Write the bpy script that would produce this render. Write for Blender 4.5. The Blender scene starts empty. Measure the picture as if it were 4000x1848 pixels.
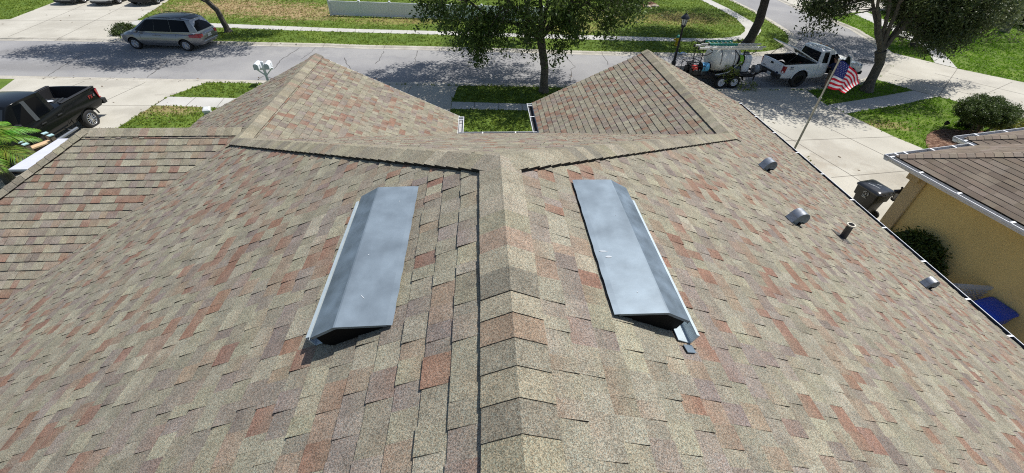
import bpy, bmesh, math, random
import numpy as np
from mathutils import Vector, Matrix, Euler
from mathutils.geometry import tessellate_polygon

SC = bpy.context.scene
COL = SC.collection
R_ = math.radians
rng = random.Random(7)
nrng = np.random.default_rng(7)

# ------------------------------------------------------------------ camera
PW, PH = 4000.0, 1848.0
CAM = Vector((0.0, 0.0, 8.1))
_a = (1865 - 2000, -480 - 924); _b = (1945 - 2000, 2890 - 924)
FPX = math.sqrt(-(_a[0]*_b[0] + _a[1]*_b[1]))
_Y = Vector((_a[0], _a[1], FPX)).normalized()
_Z = -Vector((_b[0], _b[1], FPX)).normalized()
_X = _Y.cross(_Z)
RM = Matrix((_X, _Y, _Z))            # rows: world axes in camera coords (x right, y down, z fwd) -> RM @ c = world

def ray(px, py):
    return RM @ Vector((px - 2000.0, py - 924.0, FPX))
def G(px, py, z=0.0):
    d = ray(px, py); return CAM + d * ((z - CAM.z) / d.z)
def AY(px, py, y):
    d = ray(px, py); return CAM + d * (y / d.y)
def T1(x, y): return (x/2.576, y/2.576)
def T2(x, y): return (1000 + x/2.576, y/2.576)
def T3(x, y): return (2000 + x/2.576, y/2.576)
def T4(x, y): return (3000 + x/2.576, y/2.576)
def T5(x, y): return (3000 + x/2.576, 400 + y/2.576)

cd = bpy.data.cameras.new('camera')
cam = bpy.data.objects.new('camera', cd); COL.objects.link(cam)
right = RM @ Vector((1, 0, 0)); up = RM @ Vector((0, -1, 0)); back = RM @ Vector((0, 0, -1))
M3 = Matrix((right, up, back)).transposed()
cam.matrix_world = Matrix.Translation(CAM) @ M3.to_4x4()
cd.sensor_fit = 'HORIZONTAL'; cd.sensor_width = 36.0; cd.lens = FPX / 4000.0 * 36.0
cd.clip_start = 0.05; cd.clip_end = 2000
SC.camera = cam

# ------------------------------------------------------------------ light
SUN = Vector((0.42, 0.20, 0.87)).normalized()
w = bpy.data.worlds.new('World'); SC.world = w; w.use_nodes = True
nt = w.node_tree
sky = nt.nodes.new('ShaderNodeTexSky'); sky.sky_type = 'NISHITA'; sky.sun_disc = False
sky.sun_elevation = math.asin(SUN.z); sky.sun_rotation = math.atan2(SUN.x, SUN.y)
sky.air_density = 1.0; sky.dust_density = 1.2
nt.links.new(sky.outputs[0], nt.nodes['Background'].inputs[0])
nt.nodes['Background'].inputs[1].default_value = 0.10
sd = bpy.data.lights.new('sun', 'SUN'); sd.energy = 4.45; sd.angle = R_(0.55); sd.color = (1.0, 0.965, 0.91)
so = bpy.data.objects.new('sun', sd); COL.objects.link(so)
so.rotation_euler = SUN.to_track_quat('Z', 'Y').to_euler(); so.location = (0, 0, 30)
vs = SC.view_settings
vs.view_transform = 'Standard'; vs.look = 'None'; vs.gamma = 1; vs.exposure = 0.16; vs.use_curve_mapping = False
SC.cycles.use_denoising = False
SC.cycles.filter_width = 1.1
SC.cycles.max_bounces = 6

# ------------------------------------------------------------------ materials
MATS = {}
def node_mat(name):
    m = bpy.data.materials.new(name); m.use_nodes = True
    return m, m.node_tree, m.node_tree.nodes['Principled BSDF']
def rgb(c): return (c[0], c[1], c[2], 1.0)

def mat(name, col, rough=0.6, metal=0.0, coat=0.0, noise=0.0, nscale=20.0, spec=None, bump=0.0, bscale=60.0, emit=None):
    """plain paint/plastic/metal, optionally with blotchy wear noise in colour and roughness"""
    if name in MATS: return MATS[name]
    m, t, b = node_mat(name)
    b.inputs['Base Color'].default_value = rgb(col); b.inputs['Roughness'].default_value = rough
    b.inputs['Metallic'].default_value = metal; b.inputs['Coat Weight'].default_value = coat
    if spec is not None: b.inputs['Specular IOR Level'].default_value = spec
    if noise > 0 or bump > 0:
        tc = t.nodes.new('ShaderNodeTexCoord')
    if noise > 0:
        n = t.nodes.new('ShaderNodeTexNoise'); n.inputs['Scale'].default_value = nscale; n.inputs['Detail'].default_value = 6
        t.links.new(tc.outputs['Object'], n.inputs['Vector'])
        r = t.nodes.new('ShaderNodeValToRGB')
        r.color_ramp.elements[0].position = 0.3; r.color_ramp.elements[1].position = 0.7
        r.color_ramp.elements[0].color = rgb([max(0, c*(1-noise)) for c in col])
        r.color_ramp.elements[1].color = rgb([min(1, c*(1+noise)) for c in col])
        t.links.new(n.outputs['Fac'], r.inputs[0]); t.links.new(r.outputs[0], b.inputs['Base Color'])
        mr = t.nodes.new('ShaderNodeMapRange'); mr.inputs['To Min'].default_value = max(0.02, rough - 0.1); mr.inputs['To Max'].default_value = min(1, rough + 0.12)
        t.links.new(n.outputs['Fac'], mr.inputs['Value']); t.links.new(mr.outputs[0], b.inputs['Roughness'])
    if bump > 0:
        n2 = t.nodes.new('ShaderNodeTexNoise'); n2.inputs['Scale'].default_value = bscale; n2.inputs['Detail'].default_value = 4
        t.links.new(tc.outputs['Object'], n2.inputs['Vector'])
        bp = t.nodes.new('ShaderNodeBump'); bp.inputs['Strength'].default_value = bump; bp.inputs['Distance'].default_value = 0.02
        t.links.new(n2.outputs['Fac'], bp.inputs['Height']); t.links.new(bp.outputs[0], b.inputs['Normal'])
    if emit: b.inputs['Emission Color'].default_value = rgb(emit); b.inputs['Emission Strength'].default_value = 1
    MATS[name] = m
    return m

def attr_mat(name, rough=0.9, grain=0.3, gscale=300.0, wear=0.12, wscale=3.0, bump=0.0, translucent=0.0, spec=0.3, fleck=0.0):
    """colour from the mesh's own 'Col' attribute, broken up by fine grain and slow weathering"""
    if name in MATS: return MATS[name]
    m, t, b = node_mat(name)
    b.inputs['Roughness'].default_value = rough; b.inputs['Specular IOR Level'].default_value = spec
    at = t.nodes.new('ShaderNodeAttribute'); at.attribute_name = 'Col'
    tc = t.nodes.new('ShaderNodeTexCoord')
    src = at.outputs['Color']
    def mul(fac_socket, lo, hi, src):
        mr = t.nodes.new('ShaderNodeMapRange'); mr.inputs['From Min'].default_value = 0.28; mr.inputs['From Max'].default_value = 0.72
        mr.inputs['To Min'].default_value = lo; mr.inputs['To Max'].default_value = hi
        t.links.new(fac_socket, mr.inputs['Value'])
        vm = t.nodes.new('ShaderNodeVectorMath'); vm.operation = 'SCALE'
        t.links.new(src, vm.inputs[0]); t.links.new(mr.outputs[0], vm.inputs['Scale'])
        return vm.outputs[0]
    if grain > 0:
        n = t.nodes.new('ShaderNodeTexNoise'); n.inputs['Scale'].default_value = gscale; n.inputs['Detail'].default_value = 3; n.inputs['Roughness'].default_value = 0.7
        t.links.new(tc.outputs['Object'], n.inputs['Vector'])
        src = mul(n.outputs['Fac'], 1-grain, 1+grain, src)
    if fleck > 0:      # pale and dark stone granules
        v = t.nodes.new('ShaderNodeTexVoronoi'); v.inputs['Scale'].default_value = 290.0
        t.links.new(tc.outputs['Object'], v.inputs['Vector'])
        sp = t.nodes.new('ShaderNodeSeparateColor'); t.links.new(v.outputs['Color'], sp.inputs[0])
        mr = t.nodes.new('ShaderNodeMapRange'); mr.inputs['To Min'].default_value = 1-fleck; mr.inputs['To Max'].default_value = 1+fleck
        t.links.new(sp.outputs[0], mr.inputs['Value'])
        vm = t.nodes.new('ShaderNodeVectorMath'); vm.operation = 'SCALE'
        t.links.new(src, vm.inputs[0]); t.links.new(mr.outputs[0], vm.inputs['Scale']); src = vm.outputs[0]
        n = t.nodes.new('ShaderNodeTexNoise'); n.inputs['Scale'].default_value = 95.0; n.inputs['Detail'].default_value = 3; n.inputs['Roughness'].default_value = .8
        t.links.new(tc.outputs['Object'], n.inputs['Vector']); src = mul(n.outputs['Fac'], .86, 1.14, src)
        # warm / cool granules
        mx = t.nodes.new('ShaderNodeMix'); mx.data_type = 'RGBA'; mx.blend_type = 'MULTIPLY'
        mx.inputs[0].default_value = 1.0
        rp = t.nodes.new('ShaderNodeValToRGB'); rp.color_ramp.interpolation = 'LINEAR'
        rp.color_ramp.elements[0].color = (1.16, 0.97, 0.86, 1); rp.color_ramp.elements[1].color = (0.92, 1.0, 1.05, 1)
        t.links.new(sp.outputs[1], rp.inputs[0])
        t.links.new(src, mx.inputs[6]); t.links.new(rp.outputs[0], mx.inputs[7]); src = mx.outputs[2]
    if wear > 0:
        n = t.nodes.new('ShaderNodeTexNoise'); n.inputs['Scale'].default_value = wscale; n.inputs['Detail'].default_value = 5
        t.links.new(tc.outputs['Object'], n.inputs['Vector'])
        src = mul(n.outputs['Fac'], 1-wear, 1+wear, src)
    t.links.new(src, b.inputs['Base Color'])
    if bump > 0:
        n = t.nodes.new('ShaderNodeTexNoise'); n.inputs['Scale'].default_value = gscale*0.6; n.inputs['Detail'].default_value = 2
        t.links.new(tc.outputs['Object'], n.inputs['Vector'])
        bp = t.nodes.new('ShaderNodeBump'); bp.inputs['Strength'].default_value = bump; bp.inputs['Distance'].default_value = 0.004
        t.links.new(n.outputs['Fac'], bp.inputs['Height']); t.links.new(bp.outputs[0], b.inputs['Normal'])
    if translucent > 0:
        tr = t.nodes.new('ShaderNodeBsdfTranslucent'); t.links.new(src, tr.inputs['Color'])
        ms = t.nodes.new('ShaderNodeMixShader'); ms.inputs[0].default_value = translucent
        t.links.new(b.outputs[0], ms.inputs[1]); t.links.new(tr.outputs[0], ms.inputs[2])
        t.links.new(ms.outputs[0], t.nodes['Material Output'].inputs['Surface'])
    MATS[name] = m
    return m

def ramp_ground(name, stops, scale, rough=0.95, detail=8, fine=None, bump=0.0, patches=(), fscale=40.0):
    """ground surfaces: layered noise through a ramp, with optional named patches (x, y, rx, ry, colour, amount)"""
    m, t, b = node_mat(name)
    b.inputs['Roughness'].default_value = rough; b.inputs['Specular IOR Level'].default_value = 0.2
    tc = t.nodes.new('ShaderNodeTexCoord')
    n = t.nodes.new('ShaderNodeTexNoise'); n.inputs['Scale'].default_value = scale; n.inputs['Detail'].default_value = detail
    t.links.new(tc.outputs['Object'], n.inputs['Vector'])
    r = t.nodes.new('ShaderNodeValToRGB')
    while len(r.color_ramp.elements) < len(stops): r.color_ramp.elements.new(0.5)
    for e, (p, c) in zip(r.color_ramp.elements, stops): e.position = p; e.color = rgb(c)
    t.links.new(n.outputs['Fac'], r.inputs[0]); src = r.outputs[0]
    nf = t.nodes.new('ShaderNodeTexNoise'); nf.inputs['Scale'].default_value = fscale; nf.inputs['Detail'].default_value = 4
    t.links.new(tc.outputs['Object'], nf.inputs['Vector'])
    for (x, y, rx, ry, c, amt) in patches:
        sub = t.nodes.new('ShaderNodeVectorMath'); sub.operation = 'SUBTRACT'; sub.inputs[1].default_value = (x, y, 0)
        t.links.new(tc.outputs['Object'], sub.inputs[0])
        dv = t.nodes.new('ShaderNodeVectorMath'); dv.operation = 'MULTIPLY'; dv.inputs[1].default_value = (1/rx, 1/ry, 0)
        t.links.new(sub.outputs[0], dv.inputs[0])
        ln = t.nodes.new('ShaderNodeVectorMath'); ln.operation = 'LENGTH'; t.links.new(dv.outputs[0], ln.inputs[0])
        n3 = t.nodes.new('ShaderNodeTexNoise'); n3.inputs['Scale'].default_value = 1.6; n3.inputs['Detail'].default_value = 7; n3.inputs['Roughness'].default_value = .7
        t.links.new(tc.outputs['Object'], n3.inputs['Vector'])
        ad = t.nodes.new('ShaderNodeMath'); ad.operation = 'MULTIPLY_ADD'; ad.inputs[1].default_value = 3.2; ad.inputs[2].default_value = -1.6
        t.links.new(n3.outputs['Fac'], ad.inputs[0])
        sm = t.nodes.new('ShaderNodeMath'); sm.operation = 'ADD'
        t.links.new(ln.outputs['Value'], sm.inputs[0]); t.links.new(ad.outputs[0], sm.inputs[1])
        mr = t.nodes.new('ShaderNodeMapRange'); mr.inputs['From Min'].default_value = 1.1; mr.inputs['From Max'].default_value = 0.4
        mr.inputs['To Min'].default_value = 0; mr.inputs['To Max'].default_value = amt
        t.links.new(sm.outputs[0], mr.inputs['Value'])
        mx = t.nodes.new('ShaderNodeMix'); mx.data_type = 'RGBA'
        t.links.new(mr.outputs[0], mx.inputs[0]); t.links.new(src, mx.inputs[6]); mx.inputs[7].default_value = rgb(c)
        src = mx.outputs[2]
    if fine:
        mr = t.nodes.new('ShaderNodeMapRange'); mr.inputs['From Min'].default_value = .3; mr.inputs['From Max'].default_value = .7
        mr.inputs['To Min'].default_value = 1-fine; mr.inputs['To Max'].default_value = 1+fine
        t.links.new(nf.outputs['Fac'], mr.inputs['Value'])
        vm = t.nodes.new('ShaderNodeVectorMath'); vm.operation = 'SCALE'
        t.links.new(src, vm.inputs[0]); t.links.new(mr.outputs[0], vm.inputs['Scale']); src = vm.outputs[0]
    t.links.new(src, b.inputs['Base Color'])
    if bump:
        bp = t.nodes.new('ShaderNodeBump'); bp.inputs['Strength'].default_value = bump; bp.inputs['Distance'].default_value = 0.03
        t.links.new(nf.outputs['Fac'], bp.inputs['Height']); t.links.new(bp.outputs[0], b.inputs['Normal'])
    MATS[name] = m
    return m

# ------------------------------------------------------------------ mesh builder
class MB:
    def __init__(s): s.v = []; s.f = []; s.m = []; s.c = []
    def face(s, pts, mat=0, col=(1, 1, 1)):
        i = len(s.v); s.v.extend([tuple(p) for p in pts]); s.f.append(tuple(range(i, i+len(pts)))); s.m.append(mat); s.c.append(col)
    def grid(s, rows, mat=0, col=(1, 1, 1), closed=False):
        n = len(rows[0]); i = len(s.v)
        for r in rows: s.v.extend([tuple(p) for p in r])
        for a in range(len(rows)-1):
            for b in range(n if closed else n-1):
                b2 = (b+1) % n
                s.f.append((i+a*n+b, i+a*n+b2, i+(a+1)*n+b2, i+(a+1)*n+b)); s.m.append(mat); s.c.append(col)
    def loft(s, rings, mat=0, col=(1, 1, 1), caps=True):
        s.grid(rings, mat, col, True)
        if caps:
            n = len(rings[0]); i = len(s.v) - n*len(rings)
            s.f.append(tuple(range(i+n-1, i-1, -1))); s.m.append(mat); s.c.append(col)
            j = len(s.v) - n
            s.f.append(tuple(range(j, j+n))); s.m.append(mat); s.c.append(col)
    def box(s, c, d, rot=None, mat=0, col=(1, 1, 1)):
        h = [x/2 for x in d]; q = []
        for sx in (-1, 1):
            for sy in (-1, 1):
                for sz in (-1, 1):
                    p = Vector((sx*h[0], sy*h[1], sz*h[2]))
                    if rot is not None: p = rot @ p
                    q.append(p + Vector(c))
        i = len(s.v); s.v.extend([tuple(p) for p in q])
        for f in ((0, 1, 3, 2), (4, 6, 7, 5), (0, 4, 5, 1), (2, 3, 7, 6), (0, 2, 6, 4), (1, 5, 7, 3)):
            s.f.append(tuple(i+k for k in f)); s.m.append(mat); s.c.append(col)
    def bar(s, a, b, wd, ht, mat=0, col=(1, 1, 1)):
        a = Vector(a); b = Vector(b); d = b-a
        q = d.to_track_quat('X', 'Z').to_matrix()
        s.box((a+b)/2, (d.length, wd, ht), q, mat, col)
    def tube(s, pts, radii, n=8, mat=0, col=(1, 1, 1), caps=True, jitter=0.0):
        pts = [Vector(p) for p in pts]
        if not hasattr(radii, '__len__'): radii = [radii]*len(pts)
        rings = []; ref = None
        for k, p in enumerate(pts):
            d = (pts[min(k+1, len(pts)-1)] - pts[max(k-1, 0)]).normalized()
            if ref is None: ref = Vector((1, 0, 0)) if abs(d.x) < .8 else Vector((0, 1, 0))
            u = (ref - d*ref.dot(d)).normalized(); v = d.cross(u); ref = u
            r = radii[k]
            rings.append([p + (u*math.cos(2*math.pi*j/n) + v*math.sin(2*math.pi*j/n))*r*(1+jitter*rng.uniform(-1, 1)) for j in range(n)])
        s.loft(rings, mat, col, caps)
    def lathe(s, prof, n=24, M=None, mat=0, col=(1, 1, 1), caps=True):
        """profile (r, z) about local z, placed by matrix M"""
        M = M or Matrix.Identity(4); rings = []
        for r, z in prof:
            rings.append([M @ Vector((r*math.cos(2*math.pi*j/n), r*math.sin(2*math.pi*j/n), z)) for j in range(n)])
        s.loft(rings, mat, col, caps)
    def prism(s, poly, z0, z1, mat=0, sidemat=None, col=(1, 1, 1)):
        """horizontal slab from a plan polygon (x, y)"""
        p3 = [Vector((p[0], p[1], 0)) for p in poly]
        area = sum(p3[k].x*p3[(k+1) % len(p3)].y - p3[(k+1) % len(p3)].x*p3[k].y for k in range(len(p3)))
        if area < 0: p3.reverse()
        tris = tessellate_polygon([p3])
        i = len(s.v); n = len(p3)
        s.v.extend([(p.x, p.y, z1) for p in p3]); s.v.extend([(p.x, p.y, z0) for p in p3])
        for t in tris:
            a, b, c = t
            nz = (p3[b]-p3[a]).cross(p3[c]-p3[a]).z
            if nz < 0: a, b, c = a, c, b
            s.f.append((i+a, i+b, i+c)); s.m.append(mat); s.c.append(col)
        sm = mat if sidemat is None else sidemat
        for k in range(n):
            k2 = (k+1) % n
            s.f.append((i+k, i+n+k, i+n+k2, i+k2)); s.m.append(sm); s.c.append(col)
    def add(s, o, M=None):
        i = len(s.v)
        s.v.extend([tuple(M @ Vector(p)) if M is not None else p for p in o.v])
        s.f.extend([tuple(i+k for k in f) for f in o.f]); s.m.extend(o.m); s.c.extend(o.c)
    def mesh(s, name, mats):
        me = bpy.data.meshes.new(name); me.from_pydata(s.v, [], s.f)
        for m in (mats if isinstance(mats, (list, tuple)) else [mats]): me.materials.append(m)
        me.polygons.foreach_set('material_index', s.m)
        at = me.attributes.new('Col', 'FLOAT_COLOR', 'CORNER'); cc = []
        for f, c in zip(s.f, s.c):
            if isinstance(c, list): cc.extend(c)
            else: cc.extend([c]*len(f))
        at.data.foreach_set('color', [x for c in cc for x in (c[0], c[1], c[2], 1.0)])
        me.update()
        return me
    def build(s, name, mats, parent=None, loc=(0, 0, 0), rz=0.0, smooth=None, bevel=0.0, fix=True):
        me = s.mesh(name, mats)
        if fix or smooth is not None:
            bm = bmesh.new(); bm.from_mesh(me)
            if fix: bmesh.ops.remove_doubles(bm, verts=bm.verts, dist=0.0002); bmesh.ops.recalc_face_normals(bm, faces=bm.faces)
            bm.to_mesh(me); bm.free()
        o = bpy.data.objects.new(name, me); COL.objects.link(o)
        o.location = loc; o.rotation_euler = (0, 0, rz); o.parent = parent
        if smooth is not None:
            me.polygons.foreach_set('use_smooth', [True]*len(me.polygons))
            if smooth < 180: me.set_sharp_from_angle(angle=R_(smooth))
        if bevel > 0:
            b = o.modifiers.new('bevel', 'BEVEL'); b.width = bevel; b.segments = 2; b.limit_method = 'ANGLE'; b.angle_limit = R_(35)
        return o

def quads(name, V, C, m, parent=None):
    """many loose quads: V (n,4,3) and C (n,3)"""
    V = np.asarray(V, dtype=np.float32); n = len(V)
    me = bpy.data.meshes.new(name)
    me.vertices.add(4*n); me.vertices.foreach_set('co', V.reshape(-1))
    me.loops.add(4*n); me.loops.foreach_set('vertex_index', np.arange(4*n, dtype=np.int32))
    me.polygons.add(n); me.polygons.foreach_set('loop_start', np.arange(0, 4*n, 4, dtype=np.int32))
    me.update(calc_edges=True)
    at = me.attributes.new('Col', 'FLOAT_COLOR', 'FACE')
    at.data.foreach_set('color', np.concatenate([C, np.ones((n, 1))], 1).astype(np.float32).reshape(-1))
    me.materials.append(m)
    o = bpy.data.objects.new(name, me); COL.objects.link(o); o.parent = parent
    return o

def tag(o, label, cat, group=None):
    o['label'] = label; o['category'] = cat
    if group: o['group'] = group
    return o
def thing(name, label, cat, loc=(0, 0, 0), rz=0.0, group=None, scale=(1, 1, 1)):
    o = bpy.data.objects.new(name, None); COL.objects.link(o); o.empty_display_size = 0.2
    o.location = loc; o.rotation_euler = (0, 0, rz); o.scale = scale
    return tag(o, label, cat, group)
def struct(o, kind='structure'):
    o['kind'] = kind; return o
def dup(root, loc, rz, label, group=None):
    r = root.copy(); COL.objects.link(r); r.location = loc; r.rotation_euler = (0, 0, rz); r['label'] = label
    if group: r['group'] = group
    for ch in list(root.children):
        c = ch.copy(); COL.objects.link(c); c.parent = r
        for g in ch.children:
            d = g.copy(); COL.objects.link(d); d.parent = c
    return r
def text_mesh(s, size, extrude=0.002):
    cu = bpy.data.curves.new('lettering', 'FONT'); cu.body = s; cu.size = size; cu.extrude = extrude; cu.align_x = 'CENTER'; cu.align_y = 'CENTER'
    o = bpy.data.objects.new('lettering', cu); COL.objects.link(o)
    bpy.context.view_layer.update()
    me = bpy.data.meshes.new_from_object(o.evaluated_get(bpy.context.evaluated_depsgraph_get()))
    bpy.data.objects.remove(o); bpy.data.curves.remove(cu)
    return me
def text_obj(name, s, size, m, parent, M, extrude=0.002):
    me = text_mesh(s, size, extrude); me.materials.clear(); me.materials.append(m); me.transform(M)
    o = bpy.data.objects.new(name, me); COL.objects.link(o); o.parent = parent
    return o
def inpoly(px, py, poly):
    """vectorised point in polygon"""
    c = np.zeros(px.shape, bool); n = len(poly); j = n-1
    for i in range(n):
        xi, yi = poly[i]; xj, yj = poly[j]
        if yi != yj:
            c ^= ((yi > py) != (yj > py)) & (px < (xj-xi)*(py-yi)/(yj-yi)+xi)
        j = i
    return c
# ------------------------------------------------------------------ ground, roads, pavements
def gp0(px, py): g = G(px, py); return g.x, g.y
road_wear = [(gp0(px, py)[0], gp0(px, py)[1], rx, ry, c, am) for (px, py, rx, ry, c, am) in [(100, 260, 8, 1.0, (.20, .195, .19), .5), (500, 290, 9, .6, (.33, .325, .315), .6), (1500, 205, 9, 1.0, (.345, .34, .33), .7), (2350, 230, 7, 1.2, (.35, .345, .335), .6), (60, 205, 4, .7, (.17, .165, .16), .4), (3150, 150, 5, 4, (.22, .215, .21), .4), (2950, 340, 4, .5, (.14, .135, .13), .5)]]
M_ROAD = ramp_ground('asphalt', [(.3, (.24, .238, .243)), (.5, (.29, .287, .288)), (.7, (.335, .33, .323))], 0.35, .92, fine=.14, bump=.25, fscale=70, patches=road_wear)
stain = [(gp0(px, py)[0], gp0(px, py)[1], rx, ry, c, am) for (px, py, rx, ry, c, am) in [(700, 375, .8, .25, (.22, .20, .17), .5), (420, 330, 2.2, .8, (.33, .31, .27), .5), (250, 100, 2.5, 1.6, (.34, .32, .27), .45), (3100, 640, 1.6, 1.0, (.36, .31, .24), .5), (3250, 600, 1.2, 1.4, (.33, .30, .25), .45), (3700, 330, 3.0, 1.0, (.36, .34, .30), .5), (3880, 400, 1.6, .6, (.30, .29, .27), .5), (3450, 700, 1.0, .8, (.30, .27, .22), .5), (560, 440, 1.5, .7, (.33, .31, .26), .45)]]
M_CONC = ramp_ground('concrete', [(.3, (.41, .388, .33)), (.52, (.475, .452, .388)), (.7, (.52, .497, .43))], 0.55, .88, fine=.07, bump=.08, fscale=30, patches=stain)
M_WALK = ramp_ground('pale_concrete', [(.3, (.44, .43, .395)), (.7, (.53, .52, .485))], 0.8, .88, fine=.06, bump=.08, fscale=30)
M_KERB = ramp_ground('kerb_concrete', [(.3, (.33, .31, .265)), (.5, (.44, .415, .355)), (.7, (.5, .475, .42))], 1.6, .9, fine=.14, bump=.2, fscale=25)
M_JOINT = mat('joint_dirt', (.15, .135, .115), .95)
M_CRACK = mat('crack_tar', (.11, .105, .10), .9)
dead = (.36, .26, .14); dry = (.27, .23, .08)
def gp(px, py): g = G(px, py); return g.x, g.y
pts_dead = []
for (px, py, rx, ry, c, am) in [(880, 30, 5.0, 3.2, dead, .85), (1130, 45, 4.5, 2.6, dead, .8), (1230, 65, 3.0, 1.5, dead, .6), (2650, 75, 4.0, 2.2, dry, .8), (2400, 70, 3.5, 2.5, dry, .5),
                                (660, 430, 1.6, .8, dead, .6), (2250, 110, 2.5, 2.0, dry, .6), (3440, 495, 1.5, .5, dead, .5), (1550, 85, 4, 1.2, dry, .7)]:
    x, y = gp(px, py); pts_dead.append((x, y, rx, ry, c, am))
M_LAWN = ramp_ground('turf', [(.28, (.068, .11, .019)), (.5, (.105, .165, .026)), (.72, (.155, .21, .038))], 0.8, .95, fine=.3, bump=.3, patches=pts_dead, fscale=22)
M_SOIL = ramp_ground('soil', [(.3, (.10, .085, .06)), (.7, (.19, .165, .12))], 3.0, .95, fine=.3, bump=.5)
M_MULCH = ramp_ground('mulch', [(.3, (.06, .03, .02)), (.5, (.16, .09, .06)), (.7, (.30, .20, .14))], 9.0, .95, fine=.5, bump=.8, fscale=45)

def gpoly(pix, z=0.0): return [(G(x, y, z).x, G(x, y, z).y) for x, y in pix]

mb = MB(); mb.face([(-400, -300, -.03), (400, -300, -.03), (400, 600, -.03), (-400, 600, -.03)])
struct(mb.build('ground', M_LAWN, fix=False))
CRACKS = [[T1(840, 545), T1(720, 610), T1(480, 765)], [T1(1700, 595), T1(1560, 720), T1(1480, 780)], [T2(440, 480), T2(330, 550), T2(240, 610), T2(210, 665), T2(170, 700)],
          [T2(600, 480), T2(520, 550), T2(455, 595)], [T2(890, 580), T2(905, 630), T2(940, 665), T2(950, 690)], [T2(1285, 515), T2(1265, 560), T2(1240, 610), T2(1200, 640)],
          [T2(1625, 510), T2(1610, 570), T2(1590, 640)], [T3(510, 520), T3(550, 570), T3(600, 630), T3(640, 675), T3(590, 700), T3(600, 760), T3(585, 820)], [T3(915, 560), T3(945, 600), T3(965, 650)],
          [T2(20, 800), T2(90, 760), T2(160, 790)]]
mb = MB(); mb.face([(-70, 14, 0), (70, 14, 0), (70, 70, 0), (-70, 70, 0)])
def ribbon(mb, pix, wd, z, mt, wob=0.0):
    p = [Vector((G(x, y, z).x, G(x, y, z).y, z)) for x, y in pix]
    if wob:
        q = [p[0]]
        for a, b in zip(p, p[1:]):
            n = max(2, int((b-a).length/.25))
            for k in range(1, n+1):
                c = a.lerp(b, k/n); d = (b-a).normalized()
                if k < n: c += Vector((-d.y, d.x, 0))*rng.uniform(-wob, wob)
                q.append(c)
        p = q
    rows = []
    for k, c in enumerate(p):
        d = (p[min(k+1, len(p)-1)] - p[max(0, k-1)]).normalized(); nn = Vector((-d.y, d.x, 0))
        ww = wd*(rng.uniform(.4, 1.3) if wob else 1)
        rows.append([c - nn*ww/2, c + nn*ww/2])
    mb.grid(rows, mt)
for c in CRACKS: ribbon(mb, c, .045, .004, 1, .05)
# worn wheel patch / manhole lid in the junction
g = G(*T4(985, 617)); mb.lathe([(0.01, .004), (.42, .004), (.42, .003)], 20, Matrix.Translation((g.x, g.y, 0.002)), 2)
struct(mb.build('road', [M_ROAD, M_CRACK, mat('iron_cover', (.05, .05, .055), .6, .3)], fix=False))

FK = [(-900, 141), (0, 145), (237, 147), (466, 151), (1000, 166), (1270, 171), (1427, 177), (1660, 182), (2000, 191), (2140, 196), (2350, 202), (2490, 205), (2712, 209), (2900, 208), (2989, 203), (3035, 195), (3060, 186), (3078, 172), (3085, 158), (3080, 140), (3070, 126), (3050, 112), (3000, 80), (2935, 42), (2850, 0), (2700, -70)]
NK = [(-900, 304), (0, 306), (582, 318), (815, 321), (1050, 325), (1480, 330), (1776, 334), (2000, 336), (2205, 341), (2858, 355), (3153, 351), (3350, 335), (3423, 312), (3466, 281), (3490, 252), (3496, 227), (3483, 206), (3423, 158), (3350, 114), (3233, 66), (3128, 30), (3040, -10), (2900, -70)]
LZ, CZ = .060, .074
FKg = gpoly(FK, LZ); NKg = gpoly(NK, LZ)
far_lawn = FKg + [(5, 90), (-90, 90), (-90, FKg[0][1])]
near_lawn = NKg + [(30, 90), (90, 90), (90, -20), (-90, -20), (-90, NKg[0][1])]
mb = MB(); mb.prism(far_lawn, -.02, LZ); struct(mb.build('lawn', M_LAWN, fix=False))
mb = MB(); mb.prism(near_lawn, -.02, LZ); struct(mb.build('lawn', M_LAWN, fix=False))

def kerb(line, side, z=LZ):
    """rolled kerb and gutter: swept along the grass edge towards the road"""
    p = [Vector((x, y, 0)) for x, y in line]
    q = [p[0]]
    for a, b in zip(p, p[1:]):
        n = max(1, int((b-a).length/1.0))
        q += [a.lerp(b, k/n) for k in range(1, n+1)]
    prof = [(-.06, -.02), (-.06, z+.008), (.02, z+.02), (.17, z+.016), (.22, z-.005), (.28, .018), (.52, .006), (.52, -.02)]
    mb = MB(); rows = []
    for k, c in enumerate(q):
        d = (q[min(k+1, len(q)-1)] - q[max(0, k-1)]).normalized(); nn = Vector((-d.y, d.x, 0))*side
        rows.append([c + nn*o + Vector((0, 0, h)) for o, h in prof])
    mb.grid(rows)
    acc = 0
    for k in range(1, len(q)):
        acc += (q[k]-q[k-1]).length
        if acc > 3.0:
            acc = 0; d = (q[k]-q[k-1]).normalized(); nn = Vector((-d.y, d.x, 0))*side; c = q[k]
            for (o1, h1), (o2, h2) in zip(prof[1:6], prof[2:7]):
                e = d*.012; zz = Vector((0, 0, .004))
                mb.face([c+nn*o1+Vector((0, 0, h1))-e+zz, c+nn*o2+Vector((0, 0, h2))-e+zz, c+nn*o2+Vector((0, 0, h2))+e+zz, c+nn*o1+Vector((0, 0, h1))+e+zz], 1)
    return struct(mb.build('kerb', [M_KERB, M_JOINT], fix=False))
kerb(FKg, -1); kerb(NKg, 1)

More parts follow.
